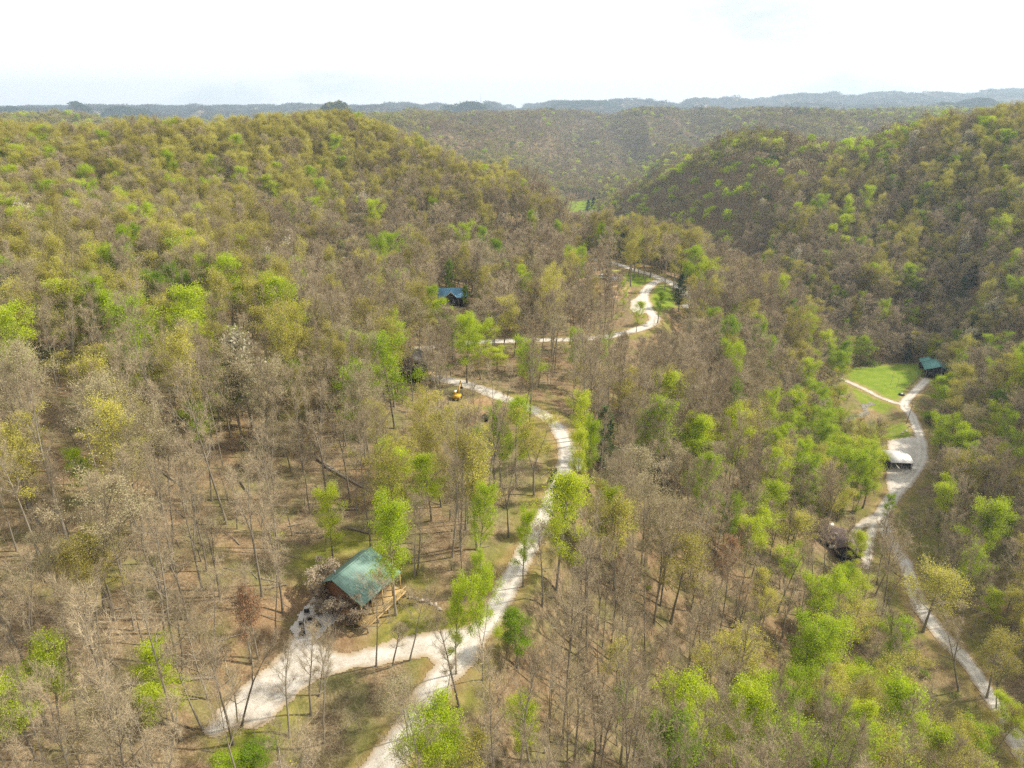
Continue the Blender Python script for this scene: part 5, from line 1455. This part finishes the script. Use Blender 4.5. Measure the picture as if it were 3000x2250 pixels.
def carport():
    A = atZ(2606, 1374, -49.9); Bp = atZ(2666, 1377, -49.9)
    c = (A + Bp) / 2; rz = math.atan2(Bp[1] - A[1], Bp[0] - A[0])
    W_ = np.hypot(*(Bp - A)[:2])
    o = empty('carport', (c[0], c[1], g1(c[0], c[1])), rz, "open carport shed with white metal roof beside the valley road", "carport")
    w = W_ + 1.0; dpt = 7.5
    mb = MB(); 
    v = np.array([[-w / 2, -1.0, 3.3], [w / 2, -1.0, 3.3], [w / 2, dpt * .38, 4.1], [-w / 2, dpt * .38, 4.1], [w / 2, dpt + .6, 3.5], [-w / 2, dpt + .6, 3.5]])
    v2 = v - np.array([0, 0, .12])
    mb.add(np.vstack([v, v2]), [[0, 1, 2, 3], [3, 2, 4, 5], [9, 8, 7, 6], [11, 10, 8, 9], [0, 6, 7, 1], [1, 7, 8, 2], [2, 8, 10, 4], [4, 10, 11, 5], [5, 11, 9, 3], [3, 9, 6, 0]]); mb.obj('roof', M_WROOF, o)
    mb = MB(); mb.box((0, dpt, 1.7), (w - .6, .12, 3.3)); mb.box((w / 2 - .4, dpt / 2, 1.55), (.12, dpt - .4, 3.1)); mb.box((-w / 2 + .4, dpt / 2, 1.55), (.12, dpt - .4, 3.1)); mb.obj('wall', M_DARKW, o)
    for x in (-w / 2 + .4, 0, w / 2 - .4):
        mb = MB(); mb.box((x, -.5, 1.6), (.18, .18, 3.3)); mb.obj('post', M_WOOD, o)
carport()
def mauve_house():
    P = at(2452, 1598)
    o = empty('mauve_roofed_house', (P.x, P.y, P.z), math.radians(-28), "brown house with mauve shingle roof screened by bare trees", "house")
    mb = MB(); gable_roof(mb, 4.6, 4.6, -7, 7, 5.6, 3.3, 3.3); mb.v = [np.c_[-v[:, 1], v[:, 0], v[:, 2]] for v in mb.v]; mb.obj('roof', M_MROOF, o)
    mb = MB(); gable_wall(mb, -4, 4, -6.4, 6.4, 0, 3.4, 3.4, 5.4); mb.v = [np.c_[-v[:, 1], v[:, 0], v[:, 2]] for v in mb.v]; mb.obj('wall', M_DARKW, o)
    mb = MB(); gable_roof(mb, 3, 3, -7.5, 0, 5.3, 3.4, 3.4); mb.v = [v + np.array([2.4, 0, 0]) for v in mb.v]; mb.obj('wing_roof', M_MROOF, o)
    mb = MB(); gable_wall(mb, -.1, 4.9, -7, -4.1, 0, 3.5, 3.5, 5.1, 2.4); mb.obj('wing_wall', M_DARKW, o)
    mb = MB(); mb.box((-1.0, -2.2, 4.9), (.8, .15, .9), 0, 0, .5); mb.obj('skylight', M_WHITE, o)
    window(o, (-3.5, -4.04, 1.9), 1.1, 1.2, 'y'); window(o, (2.4, -7.03, 1.9), 1.2, 1.2, 'y'); window(o, (-5.2, -4.04, 1.9), .9, 1.0, 'y')
    mb = MB(); mb.box((-1.6, -4.04, 1.1), (1.0, .06, 2.1)); mb.obj('door', M_WHITE, o)
mauve_house()
P = at(2432, 1545)
mb = MB(); mb.tube([[-.9, 0, .75], [.9, 0, .75]], .55, 12); 
o = empty('propane_tank', P, .4, "white propane tank behind the mauve roofed house", "tank"); mb.obj('tank', M_WHITE, o)
for x in (-.55, .55):
    mb = MB(); mb.box((x, 0, .12), (.15, .7, .3)); mb.obj('foot', M_STEEL, o)
# pole
P = at(2654, 1243)
o = empty('utility_pole', P, 0, "leaning wooden utility pole beside the valley road below the meadow", "utility pole")
mb = MB(); mb.tube([[0, 0, -.5], [1.1, .2, 9.6]], [.17, .11], 8); mb.obj('pole', M_WOOD, o)
mb = MB(); mb.box((1.0, .2, 8.9), (1.0, .1, .1)); mb.obj('crossarm', M_WOOD, o)
# tyre planter
P = at(2641, 1158)
o = empty('tractor_tyre', P, 0, "black tractor tyre ringing a white pot on the meadow edge", "tyre planter")
mb = MB(); n, mm = 18, 8
A_t = np.arange(n) * 2 * math.pi / n; B_t = np.arange(mm) * 2 * math.pi / mm
v = np.array([[(1.0 + .33 * math.cos(b)) * math.cos(a), (1.0 + .33 * math.cos(b)) * math.sin(a), .3 + .33 * math.sin(b)] for a in A_t for b in B_t])
mb.add(v, [[i * mm + j, ((i + 1) % n) * mm + j, ((i + 1) % n) * mm + (j + 1) % mm, i * mm + (j + 1) % mm] for i in range(n) for j in range(mm)]); mb.obj('tyre', M_BLACK, o, True)
mb = MB(); mb.tube([[0, 0, 0], [0, 0, .75]], [.35, .5], 12); mb.obj('pot', M_WHITE, o)
# hedge of brown shrubs on the meadow
for k in range(9):
    t_ = k / 8; shrubbery('dry_shrub', 2660 + 32 * t_, 1140 - 34 * t_, .42, .5, 'T', "tan shrub between meadow and barn drive, %s of nine" % (ORDW[k] if k < 8 else "rightmost"), n=1, grp="shrub row beside the barn drive")
for (u_, v_, lb) in [(2706, 1096, "green bush at the left corner of the teal roofed barn"), (2697, 1102, "green bush left of the barn overlooking the shrub row")]:
    shrubbery('green_shrub', u_, v_, 1.4, 1.3, 'G', lb)
for k, (u_, v_) in enumerate([(2535, 1068), (2543, 1062), (2550, 1070), (2562, 1074)]):
    shrubbery('green_shrub', u_, v_, 1.6, 1.9, 'G', "dark green bush at the meadow's back edge, %s of four" % (ORDW[k] if k < 3 else "rightmost"), grp="bushes behind the meadow")
# young trees on the meadow
for (u_, v_, lb) in [(2609, 1128, "left of two thin bare saplings on the meadow"), (2626, 1136, "right of two thin bare saplings on the meadow")]:
    P = at(u_, v_); mb = MB(); bp = branch_pts(np.zeros(3), np.array([0, 0, 1.0]), 7, 5, .02, .03); mb.tube(bp, [.07, .06, .05, .035, .02, .01], 5); o = empty('sapling', P, 0, lb, 'sapling'); mb.obj('trunk', M_BARK, o)
    c = MB(); add_twigs(c, [(bp[q], np.array([0, 0, 1.0]), 1) for q in (2, 3, 4, 5)], 8, 1.2, .02); c.obj('crown', M_TWIG, o)
# creek
mb = MB()
CR = world_line([(2440, 1250, -50), (2500, 1218, -50), (2540, 1205, -50), (2530, 1190, -50), (2560, 1180, -50)])
w_ = 1.2
Nn = np.gradient(CR, axis=0); Nn = np.c_[-Nn[:, 1], Nn[:, 0]]; Nn /= np.linalg.norm(Nn, axis=1)[:, None]
Lf, Rt = CR + Nn * w_, CR - Nn * w_
v = np.vstack([np.c_[Lf, gz(Lf[:, 0], Lf[:, 1]) + .07], np.c_[Rt, gz(Rt[:, 0], Rt[:, 1]) + .07]]); n = len(CR)
mb.add(v, [[i, i + 1, n + i + 1, n + i] for i in range(n - 1)])
m_, t_ = mat('creek_water_over_stones'); prin(t_, ramp(t_, noise(t_, 1.2, 4, pos(t_)), [(.35, (.08, .07, .045)), (.6, (.24, .21, .15))]), .35, 0, .5)
struct(mb.obj('stream', m_), "pale stony creek bed left of the valley road")

# ---- fallen logs
LOGN = [((535,1310),(940,1290),.28,"long dark fallen log left of the parking spur"),((540,1322),(640,1305),.16,"thin pale log beside the long dark fallen log"),((740,1378),(860,1372),.12,"short mossy log below the long dark fallen log"),((600,860),(830,770),.12,"pale fallen pole leaning across the slope left of the cabin"),
  ((1410,545),(1550,550),.25,"grey log lying behind the green roofed cabin"),((1460,520),(1510,535),.2,"stub of a log above the grey log"),((1505,625),(1600,650),.25,"dark log on the lawn edge behind the cabin"),((1370,330),(1530,430),.3,"long fallen trunk pointing downhill to the tan tree"),
  ((1400,360),(1600,470),.28,"second long fallen trunk parallel to the downhill trunk"),((1440,195),(1485,160),.22,"pale broken log high in the left wood"),((1580,60),(1680,170),.2,"grey log below the black house"),((1010,380),(1085,495),.25,"dark log on the left slope with torn branches"),
  ((600,310),(820,470),.22,"brown log crossing the far left slope"),((1350,120),(1460,150),.2,"short log in front of the black house"),((1150,890),(1240,870),.15,"thin pale log left of the cabin lawn"),((1130,850),(1200,865),.13,"bleached branch on the leaf litter left of the cabin"),
  ((1500,225),(1560,260),.2,"grey log above the bright lime tree"),((1590,100),(1640,60),.25,"leaning log by the lumber deck"),((930,1125),(1100,1080),.1,"slender fallen stem above the parking spur"),((1280,645),(1370,650),.12,"thin log uphill from the cabin")]
for a, b, r_0, lb in LOGN:
    A = at(*q3(*a)); B = at(*q3(*b))
    mb = MB(); n = 9; P_ = [A.lerp(B, k / (n - 1)) for k in range(n)]
    pp = np.array([[p.x - A.x, p.y - A.y, g1(p.x, p.y) - A.z + r_0 * .8 + .05] for p in P_])
    mb.tube(pp, r_0 * np.linspace(1, .55, n), 8)
    for k in range(4):
        i = 3 + k; d = np.array([random.uniform(-1, 1), random.uniform(-1, 1), .9]); mb.tube([pp[i], pp[i] + unit(d) * random.uniform(.8, 2)], [r_0 * .3, .02], 4, 0, False)
    o = mb.obj('fallen_log', [M_BARK if 'dark' in lb or 'brown' in lb else M_WOOD], None, True); o.location = A; tag(o, lb, 'log')
# radio mast on the far hill
P = hit(1409, 322); 
Pm = atD(1409, 322, 3300); zb = g1(Pm[0], Pm[1])
o = empty('radio_mast', (Pm[0], Pm[1], zb), 0, "thin grey lattice radio mast on the distant skyline", "mast")
Htop = atD(1409, 276, 3300)[2] - zb
mb = MB()
for k in range(3):
    a = k * 2.094; mb.tube([[math.cos(a) * 1.6, math.sin(a) * 1.6, 0], [math.cos(a) * .7, math.sin(a) * .7, Htop]], [.35, .25], 4)
for k in range(14):
    z = Htop * (k + .5) / 14; mb.box((0, 0, z), (2.4, .3, .3), k)
mb.obj('lattice', M_STEEL, o)

# ================================================================== haze
HZ0, HZ1 = float(ZZ.min()) - 1.0, max(float(ZZ.max()) + 26, 105)
def haze():
    mb = MB(); x0, x1, y0, y1 = GX[0] - 50, GX[-1] + 50, GY[0] - 50, GY[-1] + 50
    mb.box(((x0 + x1) / 2, (y0 + y1) / 2, (HZ0 + HZ1) / 2), (x1 - x0, y1 - y0, HZ1 - HZ0))
    m_, t_ = mat('thin_blue_air')
    pv = N(t_, 'ShaderNodeVolumePrincipled'); o_ = N(t_, 'ShaderNodeOutputMaterial')
    pv.inputs['Color'].default_value = (.66, .83, 1.0, 1); pv.inputs['Density'].default_value = .00013; pv.inputs['Anisotropy'].default_value = .25
    L(t_, pv.outputs[0], o_.inputs['Volume'])
    o = mb.obj('haze', m_); struct(o, "thin bluish air over the hills", 'stuff')
haze()
print("trees", len(trees), "ind", sum(1 for t in trees if t.get('ind')), "stuff", len(pts), {k: len(v) for k, v in byk.items()}, "polys", sum(len(P['full'].polygons) for l in PROTO.values() for P in l))
print("zmin", ZZ.min(), "zmax", ZZ.max())
